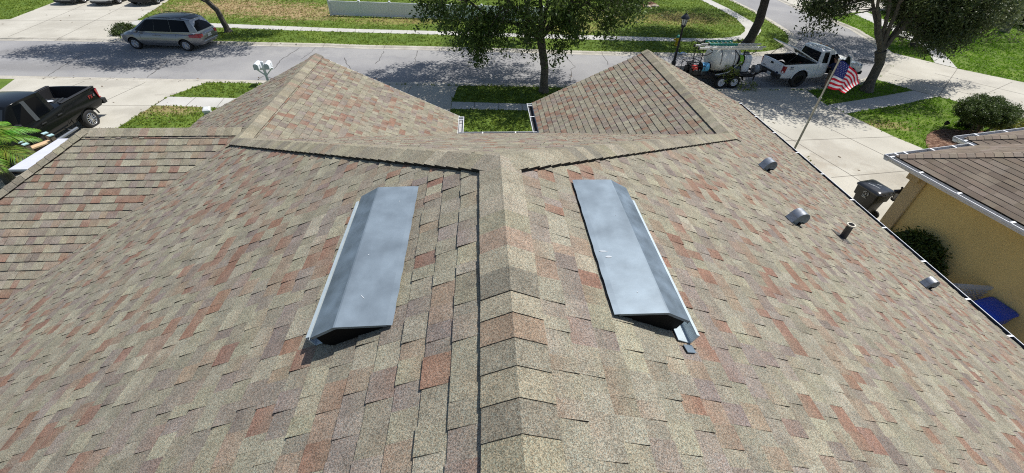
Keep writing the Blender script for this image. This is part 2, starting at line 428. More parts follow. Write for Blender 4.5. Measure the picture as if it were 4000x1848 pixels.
CONC = []     # plan polygons of every paved piece, for keeping turf off them
def paved(name, pix=None, joints=(), m=M_CONC, z=CZ, plan=None, jw=.022):
    if m is M_WALK: z -= .006
    poly = plan or gpoly(pix, z); CONC.append(poly)
    mb = MB(); mb.prism(poly, -.02, z, 0)
    for j in joints: ribbon(mb, j, jw, z+.004, 1)
    return struct(mb.build(name, [m, M_JOINT], fix=False))
paved('driveway', [(-700, 146), (-700, 77), (0, 77), (39, 75), (190, 17), (420, -75), (840, -75), (660, 0), (540, 76), (482, 100), (466, 150)],
      [[(287, 37), (31, 144)], [(458, 37), (237, 146)], [(-300, 78), (540, 80)], [(185, 36), (600, 36)], [(287, 37), (420, -25)], [(458, 37), (590, -30)]])
fs_up = [(536, 79), (700, 86), (815, 90), (1000, 98), (1136, 103), (1272, 109), (1388, 113), (1660, 120), (2000, 130), (2155, 134), (2349, 139), (2621, 147.5), (2776, 150.6), (2850, 146), (2890, 138), (2910, 122), (2908, 105), (2873, 70), (2800, 31), (2738, 0), (2600, -70)]
fs_lo = [(484, 98), (650, 101), (850, 107), (1000, 113), (1116, 118), (1388, 126), (1660, 134), (2000, 144), (2155, 151), (2388, 157), (2660, 162), (2854, 161), (2932, 149), (2963, 136), (2974, 120), (2967, 105), (2932, 81), (2846, 33), (2776, 0), (2640, -70)]
js = [[T2(475, 272), T2(445, 302)], [T2(640, 277), T2(612, 312)], [T2(828, 285), T2(815, 318)], [T2(1005, 292), T2(993, 322)], [T2(1190, 297), T2(1180, 332)], [T2(1370, 302), T2(1355, 335)], [T2(1522, 307), T2(1515, 342)],
      [(900, 94), (880, 108)], [(820, 91), (798, 105)], [T2(310, 265), T2(280, 300)], [(1700, 121), (1698, 135)], [(1800, 124), (1800, 138)], [(1900, 127), (1902, 141)], [(2070, 132), (2074, 147)], [T3(765, 356), T3(787, 396)], [(2400, 141), (2412, 157)], [(2520, 144), (2535, 160)], [(2640, 148), (2660, 162)]]
paved('sidewalk', fs_up + fs_lo[::-1], js, M_WALK)
paved('driveway', [(62, 305.5), (815, 320), (656, 377), (602, 410), (481, 485), (250, 630), (-150, 880), (-700, 850), (-200, 493), (0, 351)],
      [[(330, 317), (287, 334), (60, 430)], [(567, 322), (411, 394), (150, 520)], [(-150, 412), (602, 413)], [(656, 377), (602, 410)]])
paved('sidewalk', [(658, 377.5), (955, 384), (1300, 390), (1300, 426), (893, 422), (606, 411)], [[(764, 380), (726, 414)], [(876, 382.5), (846, 419)], [(960, 384), (934, 423)]], M_WALK)
paved('driveway', [(1330, 329), (1790, 335.5), (1765, 394), (1759, 428), (1740, 520), (1100, 520)], [[(1610, 331), (1590, 366), (1560, 440)], [(1812, 331), (1811, 338)]])
paved('sidewalk', [(1766, 397), (2064, 406), (2900, 427), (2900, 457), (2057, 431), (1762, 425)], [[T2(2200, 1020), T2(2198, 1100)], [T2(2445, 1028), T2(2442, 1105)], [T3(98, 1035), T3(108, 1108)]], M_WALK)
dr = gpoly([(2780, 354), (3153, 353), (3229, 410), (3303, 443), (3493, 534), (3629, 590)], CZ)
paved('driveway', plan=dr + [(15.5, 9.1), (11.55, 9.35), (9.35, 9.35), (9.35, 19.5)],
      joints=[[(2900, 452), (3000, 450.5), (3303, 443)], [(3000, 552), (3083, 549), (3493, 534)], [(3248, 693), (3547, 667)], [(3000, 395), (3169, 466), (3326, 544), (3516, 637)], [(2960, 470), (3037, 511), (3155, 582), (3326, 685), (3368, 712)], [(3155, 356), (3303, 443)]])
paved('sidewalk', [(3231, 410), (3408, 382), (3569, 353.5), (3666, 377), (3505, 411), (3306, 443)], [], M_WALK)
paved('driveway', [(3425, 311), (3466, 282), (3490, 254), (3497, 228), (3486, 206), (3652, 246), (3740, 268), (4000, 322), (4600, 450), (4600, 640), (4000, 462), (3769, 404), (3668, 377), (3571, 353)],
      [[(3469, 285), (3823, 378)], [(3740, 268), (3667, 375)], [(3955, 320), (3823, 379)], [(3652, 287), (4000, 369)], [(3652, 246), (3740, 268)], [(3571, 353), (3668, 377)]])
paved('sidewalk', [(3652, 245), (3620, 194), (3580, 170), (3535, 150), (3480, 120), (3400, 85), (3340, 56), (3380, 44), (3480, 90), (3560, 135), (3597, 152), (3660, 190), (3706, 229), (3740, 267)], [[(3578, 168), (3600, 153)]], M_WALK)
paved('driveway', [(3046, -8), (3128, 29), (3170, 46), (3233, 65), (3270, 62), (3300, 54), (3350, 47), (3425, 45), (3560, 20), (3560, -75), (2950, -75)], [], M_CONC)
# planting beds
def bed(pix, m=M_MULCH, z=.078, plan=None):
    poly = plan or gpoly(pix, z); CONC.append(poly)
    mb = MB(); mb.prism(poly, 0, z)
    return struct(mb.build('planting_bed', m, fix=False))
bed([(3615, 545), (3625, 520), (3655, 508), (3690, 503), (3760, 508), (3850, 512), (3990, 520), (4200, 540), (4200, 640), (3640, 594), (3620, 572)])
bed(None, M_SOIL, plan=[(8.2, 8.6), (9.3, 8.6), (9.3, 12.4), (8.2, 12.4)])
bed(None, M_MULCH, plan=[(11.3, 38.9), (14.6, 39.0), (15.2, 40.2), (14.6, 42.5), (11.2, 42.5), (10.6, 40)])
# strip of bare ground between the two houses
mb = MB(); mb.prism([(7.2, -6), (12.4, -6), (11.6, 9.3), (7.2, 9.3)], 0, .070); struct(mb.build('side_yard', M_SOIL, fix=False)); CONC.append([(7.2, -6), (12.4, -6), (11.6, 9.3), (7.2, 9.3)])
mb = MB(); mb.prism([(-17, 3), (-7, 3), (-7, 12.5), (-13.3, 12.5), (-17, 9)], 0, .068); struct(mb.build('side_yard', M_SOIL, fix=False)); CONC.append([(-17, 3), (-7, 3), (-7, 12.5), (-13.3, 12.5), (-17, 9)])

# turf blades, one object of stuff per lawn
M_GRASS = attr_mat('grass_blades', .8, 0, 1, .16, .9, translucent=.38, spec=.15)
def turf(region, box, dens, hgt=(.035, .085), seed=1, green=((.135, .205, .026), (.25, .33, .05)), exclude=()):
    r = np.random.default_rng(seed)
    x0, x1, y0, y1 = box; n = int((x1-x0)*(y1-y0)*dens)
    x = r.uniform(x0, x1, n); y = r.uniform(y0, y1, n)
    k = inpoly(x, y, region)
    for p in list(CONC) + list(exclude): k &= ~inpoly(x, y, p)
    x = x[k]; y = y[k]; n = len(x)
    # patches: thin out and yellow the dead ground
    deadness = np.zeros(n)
    for (px, py, rx, ry, c, am) in pts_dead:
        d = np.hypot((x-px)/rx, (y-py)/ry) + r.uniform(-.5, .5, n)
        deadness = np.maximum(deadness, np.clip(1.15-d, 0, 1)*am)
    base = np.repeat(np.stack([x, y, np.full(n, LZ)], 1), 3, 0); m = 3*n
    base[:, :2] += r.normal(0, .03, (m, 2))
    ang = r.uniform(0, 2*np.pi, m); h = r.uniform(*hgt, m); ln = r.uniform(.2, 1.0, m)*h*1.1; wd = r.uniform(.010, .022, m)*1.5
    dx = np.cos(ang); dy = np.sin(ang)
    side = np.stack([-dy*wd, dx*wd, 0*wd], 1)
    tip = base + np.stack([dx*ln, dy*ln, h], 1); mid = base + np.stack([dx*ln*.3, dy*ln*.3, h*.65], 1)
    V = np.stack([base - side*.6, mid + side, tip, mid - side], 1)
    t = r.uniform(0, 1, (m, 1)); g0, g1 = map(np.array, green); C = g0*(1-t) + g1*t
    dd = np.repeat(deadness, 3)[:, None]; sel = r.uniform(0, 1, (m, 1)) < dd*1.1
    C = np.where(sel, np.array((.42, .31, .17))*r.uniform(.7, 1.3, (m, 1)), C)
    return struct(quads('grass', V, C, M_GRASS), 'stuff')
turf(far_lawn, (-16.5, 34, 25, 45), 42, seed=3)
turf(far_lawn, (-45, -16.5, 27.5, 45), 40, seed=4)
turf(near_lawn, (-19, 8, 9, 22.6), 75, seed=5)
turf(near_lawn, (8, 50, 10, 45), 60, seed=6, green=((.13, .275, .016), (.23, .40, .032)))
# ------------------------------------------------------------------ shingled roofs
EXP = 0.143
M_SHING = attr_mat('shingle_granules', .93, .36, 520, .15, 9.0, bump=.5, spec=.25, fleck=.58)
M_SHING2 = attr_mat('brown_shingle_granules', .93, .2, 200, .15, 2.5, bump=.4, spec=.25, fleck=.2)
M_DECK = mat('underlay', (.03, .03, .03), .95)
PAL_A = [((.238, .233, .180), 31), ((.276, .270, .208), 15), ((.210, .203, .160), 22), ((.208, .185, .162), 14), ((.178, .154, .138), 7), ((.208, .128, .095), 13), ((.232, .186, .142), 12)]
PAL_B = [((.178, .152, .120), 3), ((.150, .128, .102), 3), ((.205, .178, .145), 2), ((.165, .135, .108), 2)]
PAL_CAP = [((.250, .240, .180), 6), ((.220, .210, .162), 4), ((.185, .176, .142), 2), ((.238, .192, .148), 1), ((.278, .266, .202), 3)]
def pick(r, pal):
    t = r.uniform(0, sum(p[1] for p in pal))
    for c, wt in pal:
        t -= wt
        if t <= 0: break
    f = r.uniform(.92, 1.08)
    if pal is PAL_A: c = tuple(.95*a + .05*b for a, b in zip(c, (.238, .222, .172)))
    return (c[0]*f, c[1]*f*r.uniform(.98, 1.02), c[2]*f*r.uniform(.96, 1.04))

def clip(poly, conv):
    """Sutherland-Hodgman: clip a convex polygon by a convex counter-clockwise one, in (s, d)"""
    out = poly
    for k in range(len(conv)):
        ax, ay = conv[k]; bx, by = conv[(k+1) % len(conv)]
        ex, ey = bx-ax, by-ay; inp = out; out = []
        if not inp: return []
        for i in range(len(inp)):
            p = inp[i]; q = inp[(i+1) % len(inp)]
            sp = ex*(p[1]-ay) - ey*(p[0]-ax); sq = ex*(q[1]-ay) - ey*(q[0]-ax)
            if sp >= -1e-9: out.append(p)
            if (sp > 1e-9 and sq < -1e-9) or (sp < -1e-9 and sq > 1e-9):
                t = sp/(sp-sq); out.append((p[0]+(q[0]-p[0])*t, p[1]+(q[1]-p[1])*t))
    return out

def shingles(mb, A, u, v, p, plans, seed, pal=PAL_A, wmin=.075, wmax=.165, hlo=.0075, hhi=.0135, drop=None):
    """lay courses of tabs on a roof plane. A: eave point, u: unit along the eave, v: unit plan direction up the slope, p: pitch"""
    r = random.Random(seed)
    A = Vector(A); u = Vector((u[0], u[1], 0)); v = Vector((v[0], v[1], 0))
    ct = 1/math.sqrt(1+p*p); st = p*ct
    es = u; ed = Vector((v.x*ct, v.y*ct, st)); en = Vector((-v.x*st, -v.y*st, ct))
    convs = []
    for pl in plans:
        q = []
        for x, y in pl:
            d = Vector((x-A.x, y-A.y, 0)); q.append((d.dot(u), d.dot(v)/ct))
        ar = sum(q[k][0]*q[(k+1) % len(q)][1] - q[(k+1) % len(q)][0]*q[k][1] for k in range(len(q)))
        if ar < 0: q.reverse()
        convs.append(q)
    P = lambda s, d, h: A + es*s + ed*d + en*h
    dmin = min(d for q in convs for s, d in q); dmax = max(d for q in convs for s, d in q)
    for k in range(int(math.floor(dmin/EXP)), int(math.ceil(dmax/EXP))+1):
        d0, d1 = k*EXP, (k+1)*EXP
        rows = [(q, [c for c in clip([(-999, d0), (999, d0), (999, d1), (-999, d1)], q)]) for q in convs]
        rows = [(q, c) for q, c in rows if len(c) > 2]
        if not rows: continue
        s0 = min(s for q, c in rows for s, d in c); s1 = max(s for q, c in rows for s, d in c)
        s = s0 - r.uniform(0, wmax); raised = r.random() < .5; prev = None
        col = pick(r, pal)
        while s < s1:
            wd = r.uniform(wmin, wmax); e = s+wd
            hb = (hhi if raised else hlo) * r.uniform(.8, 1.2)
            if r.random() < .85: col = pick(r, pal)
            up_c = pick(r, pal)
            dj = d0 + (r.uniform(-.004, .003))
            for q, c in rows:
                t = clip([(s, dj), (e, dj), (e, d1+.004), (s, d1+.004)], q)
                if len(t) < 3: continue
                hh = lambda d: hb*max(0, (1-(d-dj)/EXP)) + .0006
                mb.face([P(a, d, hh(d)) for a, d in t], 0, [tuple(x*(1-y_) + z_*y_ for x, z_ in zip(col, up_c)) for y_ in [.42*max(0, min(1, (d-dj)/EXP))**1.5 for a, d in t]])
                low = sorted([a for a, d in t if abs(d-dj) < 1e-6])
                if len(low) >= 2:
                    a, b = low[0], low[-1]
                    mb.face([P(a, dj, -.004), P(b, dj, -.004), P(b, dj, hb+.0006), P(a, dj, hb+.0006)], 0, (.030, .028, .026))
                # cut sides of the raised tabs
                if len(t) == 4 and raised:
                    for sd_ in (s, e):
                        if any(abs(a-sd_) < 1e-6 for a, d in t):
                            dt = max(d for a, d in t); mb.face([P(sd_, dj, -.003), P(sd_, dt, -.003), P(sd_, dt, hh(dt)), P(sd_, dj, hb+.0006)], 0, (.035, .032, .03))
            s = e
            raised = (not raised) if r.random() < .86 else raised
    for q in convs:     # decking under the shingles
        mb.face([P(a, d, -.012) for a, d in q], 1)
        mb.face([P(a, d, -.12) for a, d in q][::-1], 2)

def caps(name, a, b, na, nb, parent, m, seed, half=.155, pal=PAL_CAP, rise=.012, exp=EXP, lift=.003, soft=3):
    """lapped cap shingles folded over a hip or ridge, laid from a to b, butts facing a. na/nb: the two slope normals"""
    r = random.Random(seed); a = Vector(a); b = Vector(b); t = (b-a); L = t.length; t.normalize()
    sides = []
    for n in (na, nb):
        n = Vector(n).normalized(); s = t.cross(n)
        if s.z > 0: s = -s
        s.normalize()
        if s.z > 0: s = -s
        sides.append((s, n))
    up = (sides[0][1] + sides[1][1]).normalized()
    mb = MB(); n = max(1, int(round(L/exp))); ex = L/n
    def ring(x, h, hw):
        base = a + t*x; row = []
        for k, (s, nn) in enumerate(sides):
            pts = []
            for f in (1.0, .62, .28, .08):
                sag = -(.10*(1-f)**2)*hw*.5
                pts.append(base + s*hw*f + nn*(h + .004) + up*sag*.35)
            row += pts if k == 0 else [base + up*(h+.004)] + pts[::-1]
        return row
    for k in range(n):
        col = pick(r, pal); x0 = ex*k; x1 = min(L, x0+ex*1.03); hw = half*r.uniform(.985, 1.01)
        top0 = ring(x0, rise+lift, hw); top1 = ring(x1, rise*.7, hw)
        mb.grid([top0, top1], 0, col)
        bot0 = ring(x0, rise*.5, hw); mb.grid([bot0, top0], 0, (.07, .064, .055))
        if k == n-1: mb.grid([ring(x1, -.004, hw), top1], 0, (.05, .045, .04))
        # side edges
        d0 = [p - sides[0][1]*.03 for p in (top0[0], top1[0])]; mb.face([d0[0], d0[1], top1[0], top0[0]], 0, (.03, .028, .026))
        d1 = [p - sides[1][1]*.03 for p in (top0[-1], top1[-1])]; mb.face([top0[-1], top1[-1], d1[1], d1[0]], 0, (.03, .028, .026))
    return mb.build(name, m, parent, fix=False)

def gutter(parent, a, b, out, m, straps=(), wd=.125, dp=.10, lining=None, name='gutter', seed=1):
    """K-style trough along an eave from a to b, opening up; out: plan unit vector away from the roof"""
    a = Vector(a); b = Vector(b); o = Vector((out[0], out[1], 0)); z = Vector((0, 0, 1))
    prof = [(0, .0), (0, -dp), (wd*.72, -dp), (wd*.86, -dp*.55), (wd, -dp*.4), (wd, .002), (wd-.014, .004), (wd-.014, -.006)]
    inner = [(wd-.010, -.008), (wd-.012, -dp*.42), (wd*.84, -dp*.55), (wd*.70, -dp+.006), (.006, -dp+.006), (.006, 0)]
    mb = MB()
    mb.grid([[p + o*x + z*y for x, y in prof] for p in (a, b)], 0)
    mb.grid([[p + o*x + z*y for x, y in inner] for p in (a, b)], 1)
    for p in (a, b): mb.face([p + o*x + z*y for x, y in prof[:6]], 0)
    g = mb.build(name, [m, lining or m], parent, fix=False)
    t = (b-a).normalized()
    for f in straps:
        p = a.lerp(b, f); q = MB()
        q.box(p + o*(wd*.45) + z*.006, (.032, wd*1.0, .005) if abs(t.x) > .5 else (wd*1.0, .032, .005), None)
        q.build('gutter_strap', m, g)
    return g

PIT = .475; XR = .11; ZR = 6.6; ZE = ZR - PIT*7.89
M_WHITE = mat('white_aluminium', (.80, .82, .84), .35, 0, .2, noise=.04, nscale=6)
M_GUTDARK = mat('gutter_grime_shade', (.05, .052, .06), .8, noise=.4, nscale=15)  # real grime, and on the right wing the roof edge's shade
M_GUTGREY = mat('gutter_inside', (.42, .42, .42), .6, noise=.15, nscale=9)
M_STUCCO = mat('beige_stucco', (.55, .47, .36), .9, bump=.3, bscale=120)
house = thing('house', 'house under mottled tan and rust shingles with two long metal ridge vents', 'house')
def sl(name, A, u, v, plans, seed):
    shingles(RB, A, u, v, PIT, plans, seed, **({'hlo': .0105, 'hhi': .0145} if name in ('ls', 'rw') else {}))
RB = MB()
xe, xw = XR+7.89, XR-7.89
lw = XR-4.35; rw = 4.75; yP = 2.6
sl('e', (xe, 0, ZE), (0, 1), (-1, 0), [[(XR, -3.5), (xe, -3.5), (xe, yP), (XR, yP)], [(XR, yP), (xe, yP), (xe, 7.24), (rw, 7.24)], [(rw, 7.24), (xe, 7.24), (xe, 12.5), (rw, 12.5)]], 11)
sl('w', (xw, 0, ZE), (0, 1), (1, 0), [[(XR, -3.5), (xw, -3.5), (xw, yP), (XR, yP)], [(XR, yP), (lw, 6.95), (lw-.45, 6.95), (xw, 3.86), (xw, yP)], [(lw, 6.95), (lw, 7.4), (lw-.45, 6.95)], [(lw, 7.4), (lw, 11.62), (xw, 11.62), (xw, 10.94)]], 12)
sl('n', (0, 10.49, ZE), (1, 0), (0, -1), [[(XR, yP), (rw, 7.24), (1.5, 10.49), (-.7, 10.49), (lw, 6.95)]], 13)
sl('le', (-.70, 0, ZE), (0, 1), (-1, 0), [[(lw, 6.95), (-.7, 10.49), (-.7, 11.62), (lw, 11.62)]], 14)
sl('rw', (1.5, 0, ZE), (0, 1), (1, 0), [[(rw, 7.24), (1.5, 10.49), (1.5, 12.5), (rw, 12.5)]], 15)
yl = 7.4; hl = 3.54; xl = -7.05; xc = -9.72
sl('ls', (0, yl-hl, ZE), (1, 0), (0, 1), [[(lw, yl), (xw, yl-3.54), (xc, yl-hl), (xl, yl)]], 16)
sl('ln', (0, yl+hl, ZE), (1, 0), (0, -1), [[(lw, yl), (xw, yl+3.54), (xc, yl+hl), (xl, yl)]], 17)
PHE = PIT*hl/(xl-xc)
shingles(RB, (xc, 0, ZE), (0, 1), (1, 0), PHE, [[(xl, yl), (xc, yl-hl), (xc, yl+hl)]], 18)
roof = RB.build('roof', [M_SHING, M_DECK, M_WHITE], house, fix=False)
nE = (PIT, 0, 1); nW = (-PIT, 0, 1); nN = (0, PIT, 1); nS = (0, -PIT, 1)
zlw = ZR - PIT*4.35; zrw = ZE + PIT*3.25
e0 = .012
# main ridge: laid from both ends, meeting where the last cap shows
caps('ridge_cap', (XR, -3.4, ZR+e0), (XR, 1.362, ZR+e0), nE, nW, roof, M_SHING, 21, rise=.008, exp=.137)
caps('ridge_cap', (XR, yP+.015, ZR+e0+.006), (XR, 1.355, ZR+e0+.007), nE, nW, roof, M_SHING, 22, rise=.008, exp=.15)
caps('hip_cap', (rw-.02, 7.22, zrw+.02), (XR, yP, ZR+e0-.004), nE, nN, roof, M_SHING, 23, half=.155, rise=.022, lift=.008)
caps('hip_cap', (lw+.02, 6.93, zlw+.02), (XR, yP, ZR+e0-.004), nW, nN, roof, M_SHING, 24, half=.155, rise=.022, lift=.008)
caps('ridge_cap', (rw, 12.52, zrw+e0), (rw, 7.1, zrw+e0), nE, nW, roof, M_SHING, 25, half=.18)
caps('ridge_cap', (lw, 11.64, zlw+e0), (lw, 6.8, zlw+e0), nE, nW, roof, M_SHING, 26, half=.18)
caps('ridge_cap', (xl-.02, yl, zlw+e0), (lw-.1, yl, zlw+e0), nS, nN, roof, M_SHING, 27, half=.17)
caps('hip_cap', (xc, yl-hl, ZE+.01), (xl, yl, zlw+e0+.006), nS, (-PHE, 0, 1), roof, M_SHING, 28, half=.15)
caps('hip_cap', (xc, yl+hl, ZE+.01), (xl, yl, zlw+e0+.006), nN, (-PHE, 0, 1), roof, M_SHING, 29, half=.15)
# walls under the eaves
mb = MB()
ins = .45
mb.prism([(xe-ins, -3.3), (xe-ins, 12.1), (1.5+ins, 12.1), (1.5+ins, 10.0), (-.7-ins, 10.0), (-.7-ins, 11.2), (xw+ins, 11.2), (xw+ins, yl+hl-ins), (xc+ins, yl+hl-ins), (xc+ins, yl-hl+ins), (xw+ins, yl-hl+ins), (xw+ins, -3.3)], 0, ZE-.05)
for (x0, x1, xm, zt, yy) in ((1.5+ins, xe-ins, rw, zrw, 12.1), (xw+ins, -.7-ins, lw, zlw, 11.2)):
    mb.face([(x0, yy, ZE-.06), (x1, yy, ZE-.06), (x1, yy, ZE+PIT*ins-.16), (xm, yy, zt-.16), (x0, yy, ZE+PIT*ins-.16)])
mb.build('wall', M_STUCCO, house, fix=False)
# bargeboards and fascia
mb = MB()
for (x0, x1, xm, zt, yy) in ((1.5, xe, rw, zrw, 12.5), (xw, -.7, lw, zlw, 11.62)):
    for xs in (x0, x1): mb.bar((xs, yy+.002, ZE-.09), (xm, yy+.002, zt-.09), .03, .16)
for a, b in (((xe+.002, -3.5), (xe+.002, 12.5)), ((-.698, 10.49), (-.698, 11.62)), ((1.498, 10.49), (1.498, 12.5)), ((-.7, 10.492), (1.5, 10.492)), ((xc-.002, yl-hl), (xc-.002, yl+hl)), ((xc, yl-hl-.002), (xw, yl-hl-.002)), ((xw-.002, -3.5), (xw-.002, yl-hl))):
    mb.bar((a[0], a[1], ZE-.085), (b[0], b[1], ZE-.085), .02, .15)
mb.build('fascia', M_WHITE, house)
gutter(house, (xe+.02, -3.5, ZE-.015), (xe+.02, 12.52, ZE-.03), (1, 0), M_WHITE, [.44, .487, .545, .607, .668, .735, .80, .87, .935, .995], lining=M_GUTDARK)
gutter(house, (-.68, 10.60, ZE-.02), (-.68, 11.60, ZE-.02), (1, 0), M_WHITE, [.78, .97], lining=M_GUTGREY, wd=.135)
gutter(house, (1.48, 12.52, ZE-.02), (1.48, 10.60, ZE-.02), (-1, 0), M_WHITE, [.03, .10, .5], lining=M_GUTDARK, wd=.135)  # dark lining colour holds the shade of the roof edge
gutter(house, (-.66, 10.51, ZE-.02), (1.46, 10.51, ZE-.02), (0, 1), M_WHITE, [.3, .72], lining=M_GUTGREY)
gutter(house, (xc-.02, yl-hl, ZE-.02), (xc-.02, yl+hl, ZE-.02), (-1, 0), M_WHITE, [.1, .5], lining=M_GUTGREY)

# --- things fixed through the roof
ct = 1/math.sqrt(1+PIT*PIT); st = PIT*ct
def slope_frame(side, x, y):
    """matrix with local x down the slope, local y along the ridge, local z out of the roof, at plan (x, y)"""
    sx = 1 if side > 0 else -1
    dn = Vector((sx*ct, 0, -st)); n = Vector((sx*st, 0, ct)); al = n.cross(dn)
    return Matrix((dn, al, n)).transposed().to_4x4(), Vector((x, y, ZR - PIT*abs(x-XR) + .012))
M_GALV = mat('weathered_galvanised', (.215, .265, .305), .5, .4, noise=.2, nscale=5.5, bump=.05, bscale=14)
M_GALVD = mat('galvanised_shade_tone', (.165, .21, .255), .45, .4, noise=.35, nscale=7, bump=.05, bscale=10)  # darker galvanised copy: dark-sky reflection and shade put into the colour
M_BLACK = mat('black_paint_and_shade', (.004, .004, .005), .6, spec=.1)  # black paint, taken darker for the vent ends in shade
M_STRIP = mat('pale_flashing', (.52, .60, .64), .4, .2, noise=.06)
M_SCUFF = mat('scuff_mark', (.45, .49, .52), .6)
def off_ridge_vent(side, x, y0, y1, scuffs):
    F, o = slope_frame(side, x, (y0+y1)/2)
    L = (y1-y0)/2
    M = Matrix.Translation(o) @ F
    e = thing.__globals__['bpy'].data.objects.new('ridge_vent', None); COL.objects.link(e); e.parent = house; e.matrix_local = M
    e['label'] = 'long galvanised metal vent with folded lid and black end'
    # lid: upper flat panel rising to a fold, then the steeper front panel
    mb = MB(); d = [(0, .012), (.03, .028), (.262, .134), (.272, .136), (.425, .124), (.425, .102)]
    n = 26
    rows = []
    for k in range(n+1):
        yy = -L + 2*L*k/n; wav = .0015*math.sin(k*1.7) + .0012*math.sin(k*4.1)
        rows.append([(dd + (wav - .0015*abs(math.sin(k*2.3)) if i == 0 else 0), yy, h) for i, (dd, h) in enumerate(d)])
    for a, b in zip(rows, rows[1:]):
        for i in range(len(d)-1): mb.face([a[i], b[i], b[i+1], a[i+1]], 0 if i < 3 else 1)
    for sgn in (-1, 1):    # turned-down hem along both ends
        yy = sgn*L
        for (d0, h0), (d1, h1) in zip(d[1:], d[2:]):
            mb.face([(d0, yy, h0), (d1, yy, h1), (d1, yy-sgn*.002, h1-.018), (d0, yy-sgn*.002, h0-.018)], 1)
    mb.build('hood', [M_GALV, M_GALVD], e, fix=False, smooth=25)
    mb = MB()
    for sgn in (-1, 1):
        yy = sgn*(L-.018)
        mb.face([(.05, yy, 0), (.05, yy, .026), (.262, yy, .124), (.418, yy, .114), (.418, yy, .030), (.38, yy, 0)], 0)
    mb.face([(.40, -L+.02, .0), (.40, L-.02, .0), (.415, L-.02, .10), (.415, -L+.02, .10)], 0)
    mb.build('end_panel', M_BLACK, e, fix=False)
    mb = MB()      # the upturned flange in front of the slot
    Lf = L + .05
    mb.box((.512, -.05, .038), (.008, 2*L-.02, .076)); mb.box((.505, -.05, .077), (.022, 2*L-.02, .006)); mb.box((.47, -.05, .005), (.09, 2*L-.02, .005))
    mb.build('flange', M_STRIP, e)
    mb = MB(); mb.box((.49, -L-.08, .004), (.07, .05, .003), Euler((0, 0, .2)).to_matrix()); mb.build('flashing_tab', M_BLACK if side < 0 else M_GALVD, e)
    for (dd, yy, rx, ry, an) in scuffs:
        mb = MB()
        h = .022 + (dd-.03)*(.078/.305) + .0025; q = []
        for k in range(10):
            t = 2*math.pi*k/10; a = rx*math.cos(t)*rng.uniform(.75, 1.2); b = ry*math.sin(t)*rng.uniform(.75, 1.2)
            x2 = dd + a*math.cos(an) - b*math.sin(an); y2 = yy + a*math.sin(an) + b*math.cos(an)
            q.append((x2, y2, .028 + (x2-.03)*(.106/.232) + .0025))
        mb.face(q); mb.build('scuff', M_SCUFF, e, fix=False)
    return e
off_ridge_vent(-1, -.484, 1.40, 2.68, [(.17, .44, .002, .022, .7), (.10, -.45, .003, .005, 0), (.2, .1, .004, .003, 0)])
off_ridge_vent(1, .658, 1.40, 2.70, [(.045, -.16, .026, .006, -.1), (.065, -.21, .019, .009, .1), (.2, .2, .003, .003, 0), (.15, -.5, .003, .004, 0)])

M_TIN = mat('dull_tin', (.36, .38, .40), .36, .7, noise=.15, nscale=14)
def gooseneck(x, y, s=1.0, yaw=0.0):
    F, o = slope_frame(1, x, y)
    e = bpy.data.objects.new('gooseneck_vent', None); COL.objects.link(e); e.parent = house
    e.matrix_local = Matrix.Translation(o) @ F @ Matrix.Rotation(yaw, 4, 'Z') @ Matrix.Scale(s, 4)
    W = .08; th = [math.pi*k/14 for k in range(15)]
    # hood profile in local x (down-slope) / z: rises from the uphill side, rolls over and curls under
    prof = [(-.15, 0), (-.13, .09)] + [(-.01 - .120*math.cos(t*1.05), .10 + .125*math.sin(t*1.05)) for t in th] + [(.085, .055), (.05, .05)]
    mb = MB(); mb.grid([[(x_, -W, z_) for x_, z_ in prof], [(x_, W, z_) for x_, z_ in prof]])
    mb.build('hood', M_TIN, e, fix=False, smooth=40)
    for sg in (-1, 1):
        side = [(x_, sg*(W-.001), z_) for x_, z_ in prof[:-2]] + [(.03, sg*(W-.001), .075), (.005, sg*(W-.001), .05), (.0, sg*(W-.001), 0)]
        mb = MB(); mb.face(side); mb.build('cheek', M_GALVD, e, fix=False)  # both cheeks darker than the hood: shade put into their colour
    mb = MB(); mb.box((-.03, 0, .004), (.24, .24, .003), None, 0, (.2, .19, .15)); mb.box((.0, 0, .03), (.05, .19, .06), None, 1); mb.build('base_flange', [M_SHING, M_BLACK], e)
    return e
gooseneck(4.80, 6.02, .86, .12); gooseneck(4.00, 4.10, .82, .1); gooseneck(6.62, 4.02, .70, .05)
e = MB(); px_ = Vector((5.20, 4.42, ZR - PIT*5.09))
e.tube([px_ - Vector((0, 0, .05)), px_ + Vector((.0, .0, .24))], [.046, .042], 14, 0)
e.tube([px_ + Vector((0, 0, .235)), px_ + Vector((0, 0, .252))], [.056, .056], 14, 1)
e.tube([px_ + Vector((0, 0, .2)), px_ + Vector((0, 0, .254))], [.04, .04], 12, 2)
e.box(px_ + Vector((0, 0, .01)), (.26, .26, .004), Euler((0, math.atan(PIT), 0)).to_matrix(), 0)
e.build('vent_pipe', [mat('lead_boot', (.06, .055, .05), .6, noise=.3), mat('pipe_rim', (.62, .58, .48), .7), M_BLACK], house, smooth=40)

